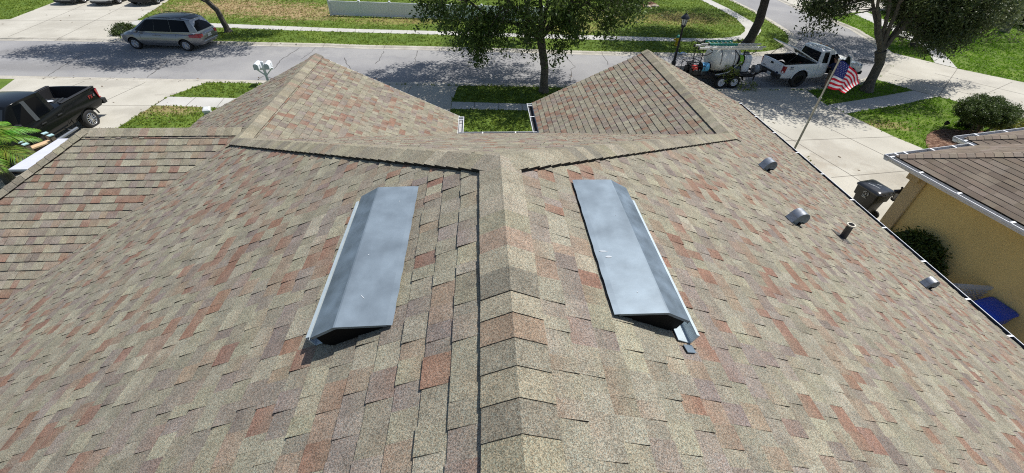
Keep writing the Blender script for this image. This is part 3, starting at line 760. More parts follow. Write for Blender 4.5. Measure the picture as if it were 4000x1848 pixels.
# ------------------------------------------------------------------ house next door
NO = Vector((10.56, 9.05, 0)); NU = Vector((.9833, .1822, 0)); NV = Vector((.1822, -.9833, 0))
def nq(a, b): q = NO + NU*a + NV*b; return (q.x, q.y)
def nq3(a, b, z): q = nq(a, b); return Vector((q[0], q[1], z))
nb_house = thing('house', 'mustard stucco house with plain brown shingles and white gutters', 'house')
NB = MB(); un, vn = (NU.x, NU.y), (NV.x, NV.y)
kw = dict(pal=PAL_B, wmin=.2, wmax=.42, hlo=.007, hhi=.009)
eW = nq(0, 0)
shingles(NB, (eW[0], eW[1], 2.85), vn, un, PIT, [[nq(0, 0), nq(6, 6), nq(6, 9), nq(0, 15)]], 31, **kw)
shingles(NB, (eW[0], eW[1], 2.85), un, vn, PIT, [[nq(0, 0), nq(2.9, 0), nq(8.9, 6), nq(6, 6)]], 32, **kw)
p2 = nq(2.9, -.42)
shingles(NB, (p2[0], p2[1], 2.85), vn, un, PIT, [[nq(2.9, -.42), nq(8.9, 5.58), nq(8.9, 6), nq(2.9, 0)]], 33, **kw)
shingles(NB, (p2[0], p2[1], 2.85), un, vn, PIT, [[nq(2.9, -.42), nq(13, -.42), nq(13, 5.58), nq(8.9, 5.58)]], 34, **kw)
n_roof = NB.build('roof', [M_SHING2, M_DECK, M_WHITE], nb_house, fix=False)
PAL_BC = [((.235, .205, .165), 3), ((.195, .17, .138), 3), ((.265, .232, .19), 2), ((.215, .178, .145), 2)]
nWn = -NU*PIT + Vector((0, 0, 1)); nFn = -NV*PIT + Vector((0, 0, 1))
caps('hip_cap', nq3(.05, .05, 2.88), nq3(6, 6, 2.865+PIT*6), nWn, nFn, n_roof, M_SHING2, 35, pal=PAL_BC, half=.13, exp=.15)
caps('hip_cap', nq3(2.95, -.37, 2.88), nq3(8.9, 5.58, 2.865+PIT*6), nWn, nFn, n_roof, M_SHING2, 36, pal=PAL_BC, half=.13, exp=.15)
M_MUST = mat('mustard_stucco', (.84, .67, .29), .92, bump=.15, bscale=110, noise=.07, nscale=1.3)
M_TAN = mat('tan_stucco_trim', (.62, .49, .28), .92, bump=.3, bscale=140)
mb = MB(); mb.prism([nq(.5, .5), nq(3.4, .5), nq(3.4, .1), nq(13, .1), nq(13, 14.5), nq(.5, 14.5)], 0, 2.78); mb.build('wall', M_MUST, nb_house, fix=False)
mb = MB(); mb.prism([nq(.40, .40), nq(.85, .40), nq(.85, .485), nq(.485, .485), nq(.485, .75), nq(.40, .75)], 0, 2.74); mb.build('corner_trim', M_TAN, nb_house, fix=False, bevel=.02)
mb = MB(); c1 = nq3(.36, .62, 2.6); mb.tube([nq3(.15, .25, 2.72), nq3(.22, .38, 2.62), nq3(.33, .55, 2.56)], .05, 10); mb.box(nq3(.44, .5, 2.48), (.3, .3, .22), Euler((0, 0, .18)).to_matrix()); mb.build('downspout', M_TAN, nb_house, smooth=40, bevel=.01)
mb = MB(); mb.prism([nq(.02, .02), nq(2.92, .02), nq(2.92, -.4), nq(13, -.4), nq(13, 14), nq(.02, 14)], 2.70, 2.79); mb.build('soffit', M_TAN, nb_house, fix=False)
def ngutter(a, b, out, ins):
    g = gutter(nb_house, a, b, (out.x, out.y), M_WHITE, [], lining=M_GUTGREY, wd=.14, dp=.12)
    for f in ins:
        p = a.lerp(b, f); q = MB(); t = (b-a).normalized()
        q.bar(p + out*.0 + Vector((0, 0, .006)), p + out*.135 + Vector((0, 0, .006)), .05, .006); q.build('gutter_strap', M_WHITE, g)
ngutter(nq3(-.02, 9, 2.83), nq3(-.02, -.14, 2.83), -NU, [.12, .25, .40, .55, .68, .80, .9, .985])
ngutter(nq3(-.16, -.02, 2.832), nq3(2.87, -.02, 2.832), -NV, [.1, .2, .5, .75, .95])
ngutter(nq3(2.88, -.04, 2.834), nq3(2.88, -.56, 2.834), -NU, [.5])
ngutter(nq3(2.74, -.44, 2.836), nq3(12, -.44, 2.836), -NV, [.08, .2, .32, .44])
# wall lantern by the corner
ln = bpy.data.objects.new('wall_lantern', None); COL.objects.link(ln); ln.parent = nb_house; lp = AY(3340+870/5.41, 680+415/5.41, 9.12); ln.location = nq3(.62, .26, 1.72)
ln['label'] = 'ornate dark wall lantern on the corner of the mustard house'
M_IRON = mat('dark_bronze', (.025, .022, .02), .5, .4)
mb = MB(); mb.lathe([(.012, .26), (.03, .24), (.03, .22), (.01, .2), (.02, .17), (.13, .10), (.125, .085)], 6); 
for k in range(6):
    t = k*math.pi/3; mb.bar((.1*math.cos(t), .1*math.sin(t), .085), (.07*math.cos(t), .07*math.sin(t), -.14), .014, .014)
mb.lathe([(.085, -.14), (.085, -.16), (.03, -.19), (.01, -.21)], 6); mb.bar((0, 0, .2), (.0, -.3, .12), .025, .025); mb.build('cage', M_IRON, ln)
mb = MB(); mb.lathe([(.085, .08), (.055, -.135)], 6); mb.build('lamp_glass', mat('seeded_glass', (.5, .5, .48), .2), ln)
# ------------------------------------------------------------------ vehicles
M_TYRE = mat('tyre_rubber', (.018, .018, .019), .85, bump=.2, bscale=40)
M_RIM = mat('alloy_rim', (.62, .62, .63), .3, .85)
M_RIMW = mat('white_steel_rim', (.72, .74, .78), .4)
M_RIMK = mat('black_rim', (.012, .012, .013), .35, .3)
M_DARK = mat('dark_plastic', (.018, .018, .02), .6)
M_WELL = mat('wheel_well', (.008, .008, .008), .9)
M_GLASS = mat('tinted_glass', (.003, .004, .006), .06, spec=.13)
M_GLASSL = mat('windscreen_glass', (.02, .025, .03), .05, spec=.4)
M_RED = mat('red_lamp', (.32, .012, .02), .22, coat=.5)
M_CLEAR = mat('clear_lamp', (.62, .64, .66), .15, .2, coat=.5)
M_PLATE = mat('number_plate', (.72, .73, .70), .5, noise=.08, nscale=30)
M_CHROME = mat('chrome', (.75, .75, .76), .12, 1.0)
M_PLATEINK = mat('plate_ink', (.25, .27, .3), .6)

def apply_bool(mesh, cutters):
    """subtract closed cutter builders from a mesh; returns the new mesh"""
    o = bpy.data.objects.new('tmp', mesh); COL.objects.link(o); tmp = [o]
    for c, m in cutters:
        k = bpy.data.objects.new('tmp', c.mesh('tmp', m)); COL.objects.link(k); tmp.append(k)
        b = o.modifiers.new('cut', 'BOOLEAN'); b.operation = 'DIFFERENCE'; b.object = k; b.solver = 'EXACT'
        b.material_mode = 'TRANSFER'
    bpy.context.view_layer.update()
    me = bpy.data.meshes.new_from_object(o.evaluated_get(bpy.context.evaluated_depsgraph_get()))
    for k in tmp: bpy.data.objects.remove(k)
    return me
def obj_from(me, name, parent, smooth=32, bevel=.012):
    o = bpy.data.objects.new(name, me); COL.objects.link(o); o.parent = parent
    me.polygons.foreach_set('use_smooth', [True]*len(me.polygons)); me.set_sharp_from_angle(angle=R_(smooth))
    if bevel:
        b = o.modifiers.new('bevel', 'BEVEL'); b.width = bevel; b.segments = 2; b.limit_method = 'ANGLE'; b.angle_limit = R_(38)
    return o
def ring(x, zb, zt, wb, wm, wt, zm=.42):
    h = zt-zb
    r = [(-wb*.7, zb), (-wb, zb+.03), (-wm, zb+h*.28), (-wm*1.005, zb+h*zm), (-wm*.985, zb+h*.80), (-wt, zt-.015), (-wt*.72, zt), (-wt*.3, zt+.012)]
    pts = [(x, y, z) for y, z in r] + [(x, -y, z) for y, z in reversed(r)]
    return pts
def cyl_y(x, z, r, y0, y1, n=28):
    mb = MB(); mb.lathe([(r, y0), (r, y1)], n, Matrix.Translation((x, 0, z)) @ Matrix.Rotation(-math.pi/2, 4, 'X')); return mb
def closed(mb, name, mats):
    me = mb.mesh(name, mats); bm = bmesh.new(); bm.from_mesh(me)
    bmesh.ops.remove_doubles(bm, verts=bm.verts, dist=.0003); bmesh.ops.recalc_face_normals(bm, faces=bm.faces); bm.to_mesh(me); bm.free(); return me
def merge(a, b):
    bm = bmesh.new(); bm.from_mesh(a); bm.from_mesh(b); bm.to_mesh(a); bm.free(); return a
def wheel(parent, x, y, r, wd, side, rim, spokes=10, rr=.66, label=None):
    e = bpy.data.objects.new('wheel', None); COL.objects.link(e); e.parent = parent; e.location = (x, y, r)
    M = Matrix.Rotation(-math.pi/2*side, 4, 'X')      # local z points outwards
    mb = MB(); h = wd/2
    mb.lathe([(r*rr, h*.85), (r*.80, h), (r*.93, h*.92), (r, h*.62), (r, -h*.62), (r*.93, -h*.92), (r*rr, -h)], 30, M, caps=False)
    mb.build('tyre', M_TYRE, e, smooth=50)
    mb = MB(); R = r*rr
    mb.lathe([(R*1.02, h*.86), (R*.96, h*.92), (R*.90, h*.80), (R*.88, h*.2)], 30, M, caps=False)
    mb.lathe([(R*.9, h*.25), (.01, h*.25)], 24, M, 1, caps=False)
    if spokes:
        mb.lathe([(R*.24, h*.3), (R*.22, h*.78), (.005, h*.80)], 16, M, caps=False)
        for k in range(spokes):
            t = 2*math.pi*k/spokes; c, s = math.cos(t), math.sin(t)
            a = M @ Vector((c*R*.18, s*R*.18, h*.70)); b = M @ Vector((c*R*.93, s*R*.93, h*.78))
            d = b-a; q = d.to_track_quat('X', 'Y').to_matrix() if abs(d.y) < .9 else d.to_track_quat('X', 'Z').to_matrix()
            mb.tube([a, b], [R*.075, R*.085] if spokes > 6 else [R*.11, R*.15], 6)
    else:                                             # pressed steel disc with round holes
        mb.lathe([(R*.92, h*.55), (R*.60, h*.75), (R*.30, h*.62), (.005, h*.66)], 28, M, caps=False)
        for k in range(8):
            t = 2*math.pi*k/8; p = M @ Vector((math.cos(t)*R*.66, math.sin(t)*R*.66, h*.735)); mb.lathe([(R*.10, 0), (.002, .006)], 10, Matrix.Translation(p) @ M, 1, caps=False)
        for k in range(5):
            t = 2*math.pi*k/5; p = M @ Vector((math.cos(t)*R*.20, math.sin(t)*R*.20, h*.66)); mb.lathe([(R*.09, 0), (.002, .012)], 8, Matrix.Translation(p) @ M, 1, caps=False)
    mb.build('rim', [rim, M_WELL], e, smooth=40)
    return e
def cabin(B, Rf, bottom_drop=.12, crown=.035):
    """closed greenhouse from belt points B and roof points Rf: (x, y, z) down one side, front to rear"""
    mb = MB(); L = [Vector(p) for p in B]; T = [Vector(p) for p in Rf]
    mir = lambda p: Vector((p.x, -p.y, p.z))
    belt = L + [mir(p) for p in reversed(L)]; roof = T + [mir(p) for p in reversed(T)]
    low = [p - Vector((0, 0, bottom_drop)) for p in belt]
    mb.grid([low, belt, roof], 0, closed=True)
    n = len(T)
    strip = lambda f, dz: [Vector((p.x, p.y*f, p.z+dz)) for p in T]
    rows = [T, strip(.7, crown*.7), strip(.0, crown), [mir(p) for p in strip(.7, crown*.7)], [mir(p) for p in T]]
    mb.grid(rows, 0)
    # front and rear edges of the crowned roof, and the underside
    for idx in (0, n-1):
        mb.face([r[idx] for r in rows])
    m = len(low)//2
    mb.face(low)
    return mb
def panes(parent, B, Rf, segs, m=M_GLASS, out=.008, name='side_window', v0=.08, v1=.90, both=True, gap=.03):
    L = [Vector(p) for p in B]; T = [Vector(p) for p in Rf]
    for sg in ((1, -1) if both else (-1,)):
        for (i, u0, j, u1) in segs:
            a0 = L[i].lerp(L[i+1], u0); t0 = T[i].lerp(T[i+1], u0); a1 = L[j].lerp(L[j+1], u1); t1 = T[j].lerp(T[j+1], u1)
            f = lambda p: Vector((p.x, p.y*sg, p.z))
            mids = [(f(a0), f(t0))] + [(f(L[k]), f(T[k])) for k in range(i+1, j+1)] + [(f(a1), f(t1))]
            mb = MB(); o = Vector((0, sg*out, 0))
            lo = [a.lerp(t, v0)+o for a, t in mids]; hi = [a.lerp(t, v1)+o for a, t in mids]
            mb.grid([lo, hi]); mb.grid([hi, [p - o*1.5 for p in hi]]); mb.grid([[p - o*1.5 for p in lo], lo]); mb.face([lo[0], hi[0], hi[0]-o*1.5, lo[0]-o*1.5]); mb.face([lo[-1], hi[-1], hi[-1]-o*1.5, lo[-1]-o*1.5])
            mb.build(name, m, parent)
def endpane(parent, bl, tl, name, m, out, v0=.08, v1=.92, wi=.93):
    """windscreen or rear window between the two sides: bl, tl = belt and roof corner of one side"""
    b = Vector(bl); t = Vector(tl); o = Vector((out, 0, 0.006)); rows = []
    for v in (v0, .5*(v0+v1), v1):
        p = b.lerp(t, v); rows.append([Vector((p.x + .03*(1-abs(f))*(1 if out > 0 else -1), p.y*f*wi, p.z)) + o for f in (-1, -.5, 0, .5, 1)])
    mb = MB(); mb.grid(rows); mb.build(name, m, parent, smooth=60)
def lamp(parent, name, m, pts, depth):
    mb = MB(); d = Vector(depth); f = [Vector(p) for p in pts]
    mb.face([p+d for p in f]); 
    for k in range(len(f)): mb.face([f[k], f[(k+1) % len(f)], f[(k+1) % len(f)]+d, f[k]+d])
    return mb.build(name, m, parent)
def box_part(parent, name, c, d, m, rot=None, bevel=.008):
    mb = MB(); mb.box(c, d, rot); return mb.build(name, m, parent, bevel=bevel)
def plate(parent, c, rot):
    mb = MB(); mb.box((0, 0, 0), (.012, .31, .155)); 
    for k in range(6): mb.box((-.008, -.115+.046*k, -.005), (.004, .026, .06), None, 1)
    o = mb.build('number_plate', [M_PLATE, M_PLATEINK], parent); o.location = c; o.rotation_euler = rot; return o

# ---- silver minivan
def minivan():
    root = thing('minivan', 'silver minivan with black windows parked at the far kerb under a tree', 'minivan', (-18.38, 28.02, 0), R_(173), scale=(1.0, .98, .92))
    paint = mat('silver_paint', (.25, .255, .265), .28, .6, .6, noise=.03, nscale=3)
    st_ = [ring(-2.50, .48, .92, .66, .74, .62), ring(-2.42, .36, 1.02, .74, .86, .74), ring(-2.1, .30, 1.08, .80, .965, .82), ring(-1.2, .24, 1.08, .84, .99, .88), ring(0, .23, 1.06, .85, .99, .90), ring(.9, .23, 1.04, .85, .985, .88),
          ring(1.35, .25, 1.04, .84, .97, .84), ring(1.75, .26, 1.00, .82, .95, .76), ring(2.15, .28, .90, .74, .87, .64), ring(2.42, .34, .74, .58, .68, .46), ring(2.52, .42, .62, .44, .50, .34)]
    mb = MB(); mb.loft(st_)
    me = closed(mb, 'body', [paint, M_WELL])
    cuts = [(cyl_y(x, .33, .41, a, b), [M_WELL]) for x in (1.52, -1.51) for a, b in ((.70, 1.2), (-1.2, -.70))]
    me = apply_bool(me, cuts)
    B = [(1.62, .70, 1.00), (.95, .88, 1.05), (.05, .92, 1.06), (-.95, .92, 1.07), (-1.85, .90, 1.09), (-2.40, .78, 1.04)]
    T = [(.62, .58, 1.68), (.36, .68, 1.76), (-.1, .72, 1.80), (-.95, .72, 1.81), (-1.72, .69, 1.77), (-2.04, .60, 1.70)]
    cb = cabin(B, T); me = merge(me, closed(cb, 'cab', [paint]))
    obj_from(me, 'body', root)
    panes(root, B, T, [(0, .30, 1, .11)], name='quarter_window', v0=.05, v1=.9)
    panes(root, B, T, [(1, .12, 1, .99)], name='front_window', v0=.05, v1=.94); panes(root, B, T, [(2, .01, 2, .985)], name='sliding_door_window', v0=.05, v1=.94); panes(root, B, T, [(3, .005, 4, .30)], name='rear_side_window', v0=.05, v1=.94)
    endpane(root, B[0], T[0], 'windscreen', M_GLASSL, .012); endpane(root, (-2.40, .80, 1.06), (-2.02, .60, 1.66), 'rear_window', M_GLASS, -.014, .10, .9, .86)
    mb = MB(); rows = [[(p[0], p[1]*f*.97, p[2] + .043*(1-f*f*.9)) for f in (-1, -.7, -.35, 0, .35, .7, 1)] for p in T[0:6]]; mb.grid(rows); mb.build('roof_panel', mat('black_roof_panel', (.006, .007, .010), .16, spec=.2), root, smooth=60)
    for s in (1, -1):
        mb = MB(); mb.tube([(.25, s*.65, 1.80), (.1, s*.66, 1.85), (-1.5, s*.64, 1.85), (-1.65, s*.62, 1.81)], .018, 6); mb.build('roof_rail', M_DARK, root, smooth=50)
        wheel(root, 1.52, s*.86, .335, .23, s, M_RIM, 14, .64); wheel(root, -1.51, s*.86, .335, .23, s, M_RIM, 14, .64)
        mb = MB(); mb.grid([[(-1.92, s*.985, .84), (-2.15, s*.975, .82), (-2.40, s*.90, .80), (-2.50, s*.80, .80), (-2.525, s*.56, .83)], [(-1.92, s*.95, .96), (-2.15, s*.945, .97), (-2.40, s*.87, .98), (-2.475, s*.78, .98), (-2.50, s*.56, .97)], [(-1.92, s*.88, .99), (-2.15, s*.87, 1.0), (-2.38, s*.80, 1.0), (-2.42, s*.74, 1.0), (-2.44, s*.56, .99)]]); mb.build('tail_light', M_RED, root, fix=False)
        lamp(root, 'reversing_lamp', M_CLEAR, [(-2.42, s*.62, 1.06), (-2.30, s*.82, 1.07), (-2.08, s*.90, 1.07), (-2.20, s*.90, 1.01), (-2.44, s*.62, 1.005)], (-.04, s*.04, .015))
        lamp(root, 'headlight', M_CLEAR, [(2.46, s*.50, .70), (2.24, s*.74, .82), (1.9, s*.90, .90), (2.12, s*.86, .72), (2.40, s*.64, .62)], (.03, s*.02, .01))
        mb = MB(); mb.lathe([(.02, -.08), (.07, -.06), (.085, 0), (.07, .06), (.02, .08)], 10, Matrix.Translation((1.02, s*1.06, 1.10)) @ Matrix.Rotation(math.pi/2, 4, 'X')); mb.bar((1.02, s*.9, 1.06), (1.02, s*1.02, 1.08), .05, .04); mb.build('door_mirror', paint, root, smooth=50)
        for x in (.30, .05): box_part(root, 'door_handle', (x - .22, s*.995, .90), (.2, .03, .035), paint)
        for x in (.98, .02, -1.15): mb = MB(); mb.bar((x, s*.992, .34), (x-.02, s*.972, 1.0), .006, .008); mb.build('door_seam', M_DARK, root)
    plate(root, (-2.515, 0, .80), (0, 0, 0))
    box_part(root, 'rear_bumper', (-2.46, 0, .52), (.12, 1.36, .12), paint, bevel=.04); box_part(root, 'bumper_step', (-2.44, 0, .66), (.16, 1.30, .02), M_DARK)
    return root
minivan()

# ---- pickups
def pickup(root, paint, cab_x, bed_x, rim, L2, zb=.42, belt=1.08, rail=1.20, roof=1.86, door_open=False, rails=M_DARK, wr=.40, wb=(1.80, -1.80), spokes=6, front=None):
    """shared pickup body: bonnet and cab sides, open bed; front at +x"""
    xf, xr = front or L2, -L2
    st_ = [ring(xr, zb+.08, rail, .80, .90, .88), ring(xr+.05, zb, rail, .84, .945, .90), ring(xr+.9, zb-.05, rail, .86, .965, .91), ring(bed_x, zb-.06, rail, .86, .965, .91), ring(cab_x[0]-.1, zb-.06, rail-.02, .86, .965, .90), ring(cab_x[1], zb-.06, belt+.06, .86, .96, .88),
          ring(cab_x[1]+.25, zb-.04, belt+.04, .86, .955, .86), ring(xf-.55, zb, belt, .84, .94, .80), ring(xf-.12, zb+.05, belt-.10, .80, .90, .74), ring(xf, zb+.12, belt-.22, .72, .82, .66)]
    mb = MB(); mb.loft(st_); me = closed(mb, 'body', [paint, M_WELL])
    cuts = [(cyl_y(x, wr, wr+.085, a, b), [M_WELL]) for x in wb for a, b in ((.66, 1.2), (-1.2, -.66))]
    bedc = MB(); bedc.box(((xr+.07+bed_x-.05)/2, 0, rail+.2), (bed_x-.12-xr, 1.60, 1.30)); cuts.append((bedc, [M_DARK]))
    if door_open:
        dc = MB(); dc.box(((door_open[0]+door_open[1])/2, -.7, .95), (door_open[1]-door_open[0], .9, 1.0)); cuts.append((dc, [M_WELL]))
    me = apply_bool(me, cuts)
    c0, c1 = cab_x
    B = [(c1+.05, .78, belt+.06), (c1-.45, .90, belt+.05), ((c0+c1)/2-.1, .915, belt+.05), (c0+.35, .91, belt+.05), (c0, .84, belt+.06)]
    T = [(c1-.72, .66, roof-.06), (c1-.92, .74, roof-.01), ((c0+c1)/2-.15, .76, roof), (c0+.36, .76, roof-.01), (c0+.08, .71, roof-.05)]
    cb = closed(cabin(B, T, .2), 'cab', [paint, M_WELL])
    if door_open:
        dc = MB(); dc.box(((door_open[0]+door_open[1])/2, -.72, 1.36), (door_open[1]-door_open[0]-.06, .8, .74)); cb = apply_bool(cb, [(dc, [M_WELL])])
    me = merge(me, cb)
    obj_from(me, 'body', root)
    endpane(root, B[0], T[0], 'windscreen', M_GLASSL, .014); endpane(root, B[-1], T[-1], 'rear_window', M_GLASS, -.012, .08, .86, .88)
    for s in (1, -1):
        for x in wb: wheel(root, x, s*.83, wr, .27, s, rim, spokes, .62)
        for xc in wb:      # wheel-arch lip
            mb = MB(); mb.tube([(xc + (wr+.10)*math.cos(t), s*.955, wr + (wr+.10)*math.sin(t)) for t in [math.pi*k/12 - .12 for k in range(13)][1:]], .028, 6); mb.build('wheel_arch', paint, root, smooth=60)
        mb = MB(); mb.box(((xr+bed_x)/2, s*.86, rail+.012), (bed_x-xr-.04, .13, .03)); mb.build('bed_rail', rails, root, bevel=.01)
        lamp(root, 'tail_light', M_RED, [(xr+.01, s*.84, rail-.07), (xr+.03, s*.945, rail-.08), (xr+.17, s*.972, rail-.10), (xr+.13, s*.975, rail-.44), (xr+.01, s*.945, rail-.45), (xr-.01, s*.84, rail-.42)], (-.02, s*.012, 0))
        lamp(root, 'headlight', M_CLEAR, [(xf-.05, s*.60, belt-.14), (xf-.16, s*.86, belt-.10), (xf-.22, s*.90, belt-.30), (xf-.02, s*.64, belt-.34)], (.04, s*.01, 0))
        mb = MB(); mb.box((c1-.32, s*1.07, belt+.18), (.10, .20, .24)); mb.bar((c1-.36, s*.82, belt+.09), (c1-.32, s*1.02, belt+.13), .06, .06); mb.build('door_mirror', M_DARK, root, bevel=.03)
    mb = MB(); mb.box((xr-.10, 0, zb+.16), (.20, 1.86, .20)); mb.box((xr-.1, 0, zb+.265), (.2, 1.0, .012), None, 1); mb.build('rear_bumper', [M_DARK, M_WELL], root, bevel=.04)
    mb = MB(); mb.box((xf-.02, 0, zb+.12), (.18, 1.80, .22)); mb.build('front_bumper', M_CHROME if rails is not M_DARK else M_DARK, root, bevel=.05)
    box_part(root, 'grille', (xf+.0, 0, belt-.30), (.06, 1.1, .26), M_DARK)
    return B, T
def black_pickup():
    root = thing('pickup_truck', 'black crew cab pickup with a red and grey bed decal in the left driveway', 'pickup truck', (-16.58, 15.32, 0), R_(-90), scale=(.96, .98, .95))
    paint = mat('black_paint', (.006, .007, .008), .16, .0, .15, spec=.18)
    B, T = pickup(root, paint, (-.75, 1.45), -1.0, mat('machined_rim', (.5, .5, .5), .28, .9), 2.85, rail=1.38, belt=1.22, roof=2.04, zb=.56, wr=.38, wb=(1.78, -1.82), spokes=12)
    panes(root, B, T, [(1, .02, 1, .97)], name='front_window', v0=.08, v1=.88); panes(root, B, T, [(2, .06, 3, .25)], name='rear_door_window', v0=.08, v1=.88)
    trim = mat('dull_pillar', (.10, .11, .12), .35, .4)
    for s in (1, -1):
        mb = MB(); mb.bar((.24, s*.935, 1.28), (.20, s*.782, 1.98), .15, .02); mb.build('door_pillar', trim, root)
        for x in (.16, -.62): box_part(root, 'door_handle', (x, s*.985, 1.12), (.22, .035, .04), M_DARK)
        mb = MB(); mb.tube([(1.35, s*1.0, .42), (-.9, s*1.0, .42)], .055, 8); 
        for x in (1.1, .2, -.7): mb.bar((x, s*.8, .45), (x, s*1.0, .42), .04, .04)
        mb.build('side_step', mat('grey_step', (.20, .22, .25), .4, .5), root, smooth=50)
        for x in (.22, -.78): mb = MB(); mb.bar((x, s*.970, .50), (x-.02, s*.955, 1.18), .006, .012); mb.build('door_seam', M_WELL, root)
        mb = MB(); mb.bar((-.94, s*.972, .46), (-.94, s*.93, 1.27), .012, .03); mb.build('cab_gap', M_WELL, root)
        Mx = Matrix.Translation((-2.40, s*.978, 1.12)) @ Matrix.Rotation(R_(90), 4, 'X') @ (Matrix.Identity(4) if s < 0 else Matrix.Rotation(math.pi, 4, 'Y'))
        text_obj('decal', 'FX', .19, mat('decal_red', (.38, .035, .03), .4), root, Mx @ Matrix.Translation((-.07, 0, 0)))
        text_obj('decal', '4', .19, mat('decal_grey', (.16, .16, .17), .4), root, Mx @ Matrix.Translation((.13, 0, 0)))
    box_part(root, 'tailgate', (-2.86, 0, 1.06), (.06, 1.60, .54), paint, bevel=.02); box_part(root, 'tailgate_handle', (-2.90, 0, 1.12), (.03, .26, .07), M_DARK)
    plate(root, (-2.965, 0, .70), (0, 0, 0))
    return root
bt = black_pickup()
def on_bt(x, y, z):
    r = bt; v = Vector((x*r.scale.x, y*r.scale.y, z*r.scale.z)); v.rotate(r.rotation_euler); return r.location + v
p = on_bt(-1.45, .05, .86)
tb = thing('toolbox', 'black ribbed toolbox with a pale label lying in the black pickup bed', 'toolbox', p, R_(-75))
mb = MB(); mb.box((0, 0, .20), (.52, 1.05, .40)); 
for k in range(6): mb.box((0, -.42+.168*k, .415), (.46, .07, .05))
mb.build('case', mat('black_plastic_case', (.02, .022, .024), .5), tb, bevel=.03)
mb = MB(); mb.lathe([(.001, .452), (.09, .452), (.09, .44)], 14, Matrix.Translation((.1, .1, 0)) @ Matrix.Scale(1.7, 4, (0, 1, 0))); mb.build('sticker', mat('pale_sticker', (.65, .68, .70), .5), tb)
p = on_bt(-2.1, .76, 1.24)
lb = thing('load_bar', 'thin steel load bar with a yellow tip inside the black pickup bed', 'load bar', p, R_(-90))
mb = MB(); mb.tube([(-.62, 0, 0), (.55, 0, .03)], .018, 8); mb.build('bar', mat('steel_bar', (.4, .4, .42), .35, .8), lb, smooth=50)
mb = MB(); mb.tube([(.5, 0, .03), (.64, 0, .035)], .045, 8); mb.build('tip', mat('yellow_tip', (.65, .45, .06), .5), lb, smooth=50)

def white_pickup():
    root = thing('pickup_truck', 'white extended cab work pickup with its bed cover raised and driver door open', 'pickup truck', (17.72, 22.22, 0), R_(7.5), scale=(.90, .92, .90))
    paint = mat('white_paint', (.80, .82, .85), .25, 0, .6, noise=.02, nscale=4)
    B, T = pickup(root, paint, (-.62, 1.02), -.78, M_RIMK, 2.88, rail=1.32, belt=1.22, roof=1.96, zb=.52, wr=.46, wb=(1.62, -1.60), door_open=(-.02, .92), spokes=0, front=2.58)
    panes(root, B, T, [(2, .62, 3, .52)], name='rear_quarter_window', v0=.06, v1=.88)
    # the open door, hinged at its front edge
    d = bpy.data.objects.new('door', None); COL.objects.link(d); d.parent = root; d.location = (.94, -.95, .62); d.rotation_euler = (0, 0, R_(68)); d['label'] = 'white driver door standing wide open'
    mb = MB(); mb.box((-.47, 0, .28), (.94, .07, .60)); mb.bar((-.94, 0, .58), (-.80, .16, 1.20), .05, .06); mb.bar((-.80, .16, 1.20), (-.42, .17, 1.22), .05, .06); mb.bar((-.42, .17, 1.22), (0, 0, .60), .05, .06); mb.build('outer_panel', paint, d, bevel=.015)
    mb = MB(); mb.face([(-.90, .01, .60), (-.77, .16, 1.17), (-.42, .16, 1.19), (-.05, .01, .60)]); mb.build('door_glass', mat('green_glass', (.05, .075, .07), .06, spec=.7), d)
    mb = MB(); mb.box((-.45, .045, .26), (.86, .03, .5)); mb.build('door_lining', M_DARK, d, bevel=.01)
    # seat inside the opening
    mb = MB(); mb.box((.32, -.42, .95), (.5, .5, .16)); mb.box((.05, -.42, 1.25), (.16, .5, .62), Euler((0, -.2, 0)).to_matrix()); mb.build('seat', mat('grey_seat', (.07, .07, .075), .9), root, bevel=.05)
    # raised bed cover
    cv = bpy.data.objects.new('bed_cover', None); COL.objects.link(cv); cv.parent = root; cv.location = (-.83, 0, 1.38); cv.rotation_euler = (0, R_(24), 0); cv['label'] = 'white flat bed cover propped open'
    mb = MB(); mb.box((-1.0, 0, .02), (2.0, 1.84, .05)); mb.build('lid', paint, cv, bevel=.02)
    mb = MB()
    for s in (1, -1): mb.tube([(-1.30, s*.74, .0), (-1.62, s*.74, -.72)], .016, 6)
    mb.build('prop_rod', M_DARK, cv)
    box_part(root, 'tailgate', (-2.90, 0, 1.0), (.06, 1.62, .56), paint, bevel=.02); box_part(root, 'tailgate_handle', (-2.94, 0, 1.18), (.03, .20, .10), M_WELL, bevel=.02)
    mb = MB(); mb.lathe([(.001, .0), (.05, 0), (.055, -.01)], 16, Matrix.Translation((-2.937, -.62, .82)) @ Matrix.Rotation(-math.pi/2, 4, 'Y') @ Matrix.Scale(1.6, 4, (0, 1, 0))); mb.build('oval_badge', mat('badge_blue', (.02, .03, .07), .3), root)
    box_part(root, 'badge', (-2.937, .55, .90), (.012, .26, .07), mat('badge_grey', (.28, .3, .33), .4))
    plate(root, (-3.09, -.22, .66), (0, 0, 0))
    for s in (-1, 1):
        Mx = Matrix.Translation((-2.38, s*.978, 1.17)) @ Matrix.Rotation(R_(90), 4, 'X') @ (Matrix.Identity(4) if s < 0 else Matrix.Rotation(math.pi, 4, 'Y'))
        text_obj('decal', '4x4', .15, mat('decal_black', (.03, .035, .04), .4), root, Mx); text_obj('decal', 'OFF ROAD', .055, mat('decal_maroon', (.08, .03, .04), .4), root, Mx @ Matrix.Translation((0, -.10, 0)))
        for x in (-.06, -.66): mb = MB(); mb.bar((x, s*.973, .56), (x-.02, s*.955, 1.24), .006, .012); mb.build('door_seam', mat('seam_grey', (.2, .21, .23), .8), root)
    for s in (0.5, -.5, 0): box_part(root, 'roof_lamp', (.25, s*.9, 1.99), (.10, .07, .03), mat('amber', (.5, .2, .03), .3))
    return root
wt = white_pickup()
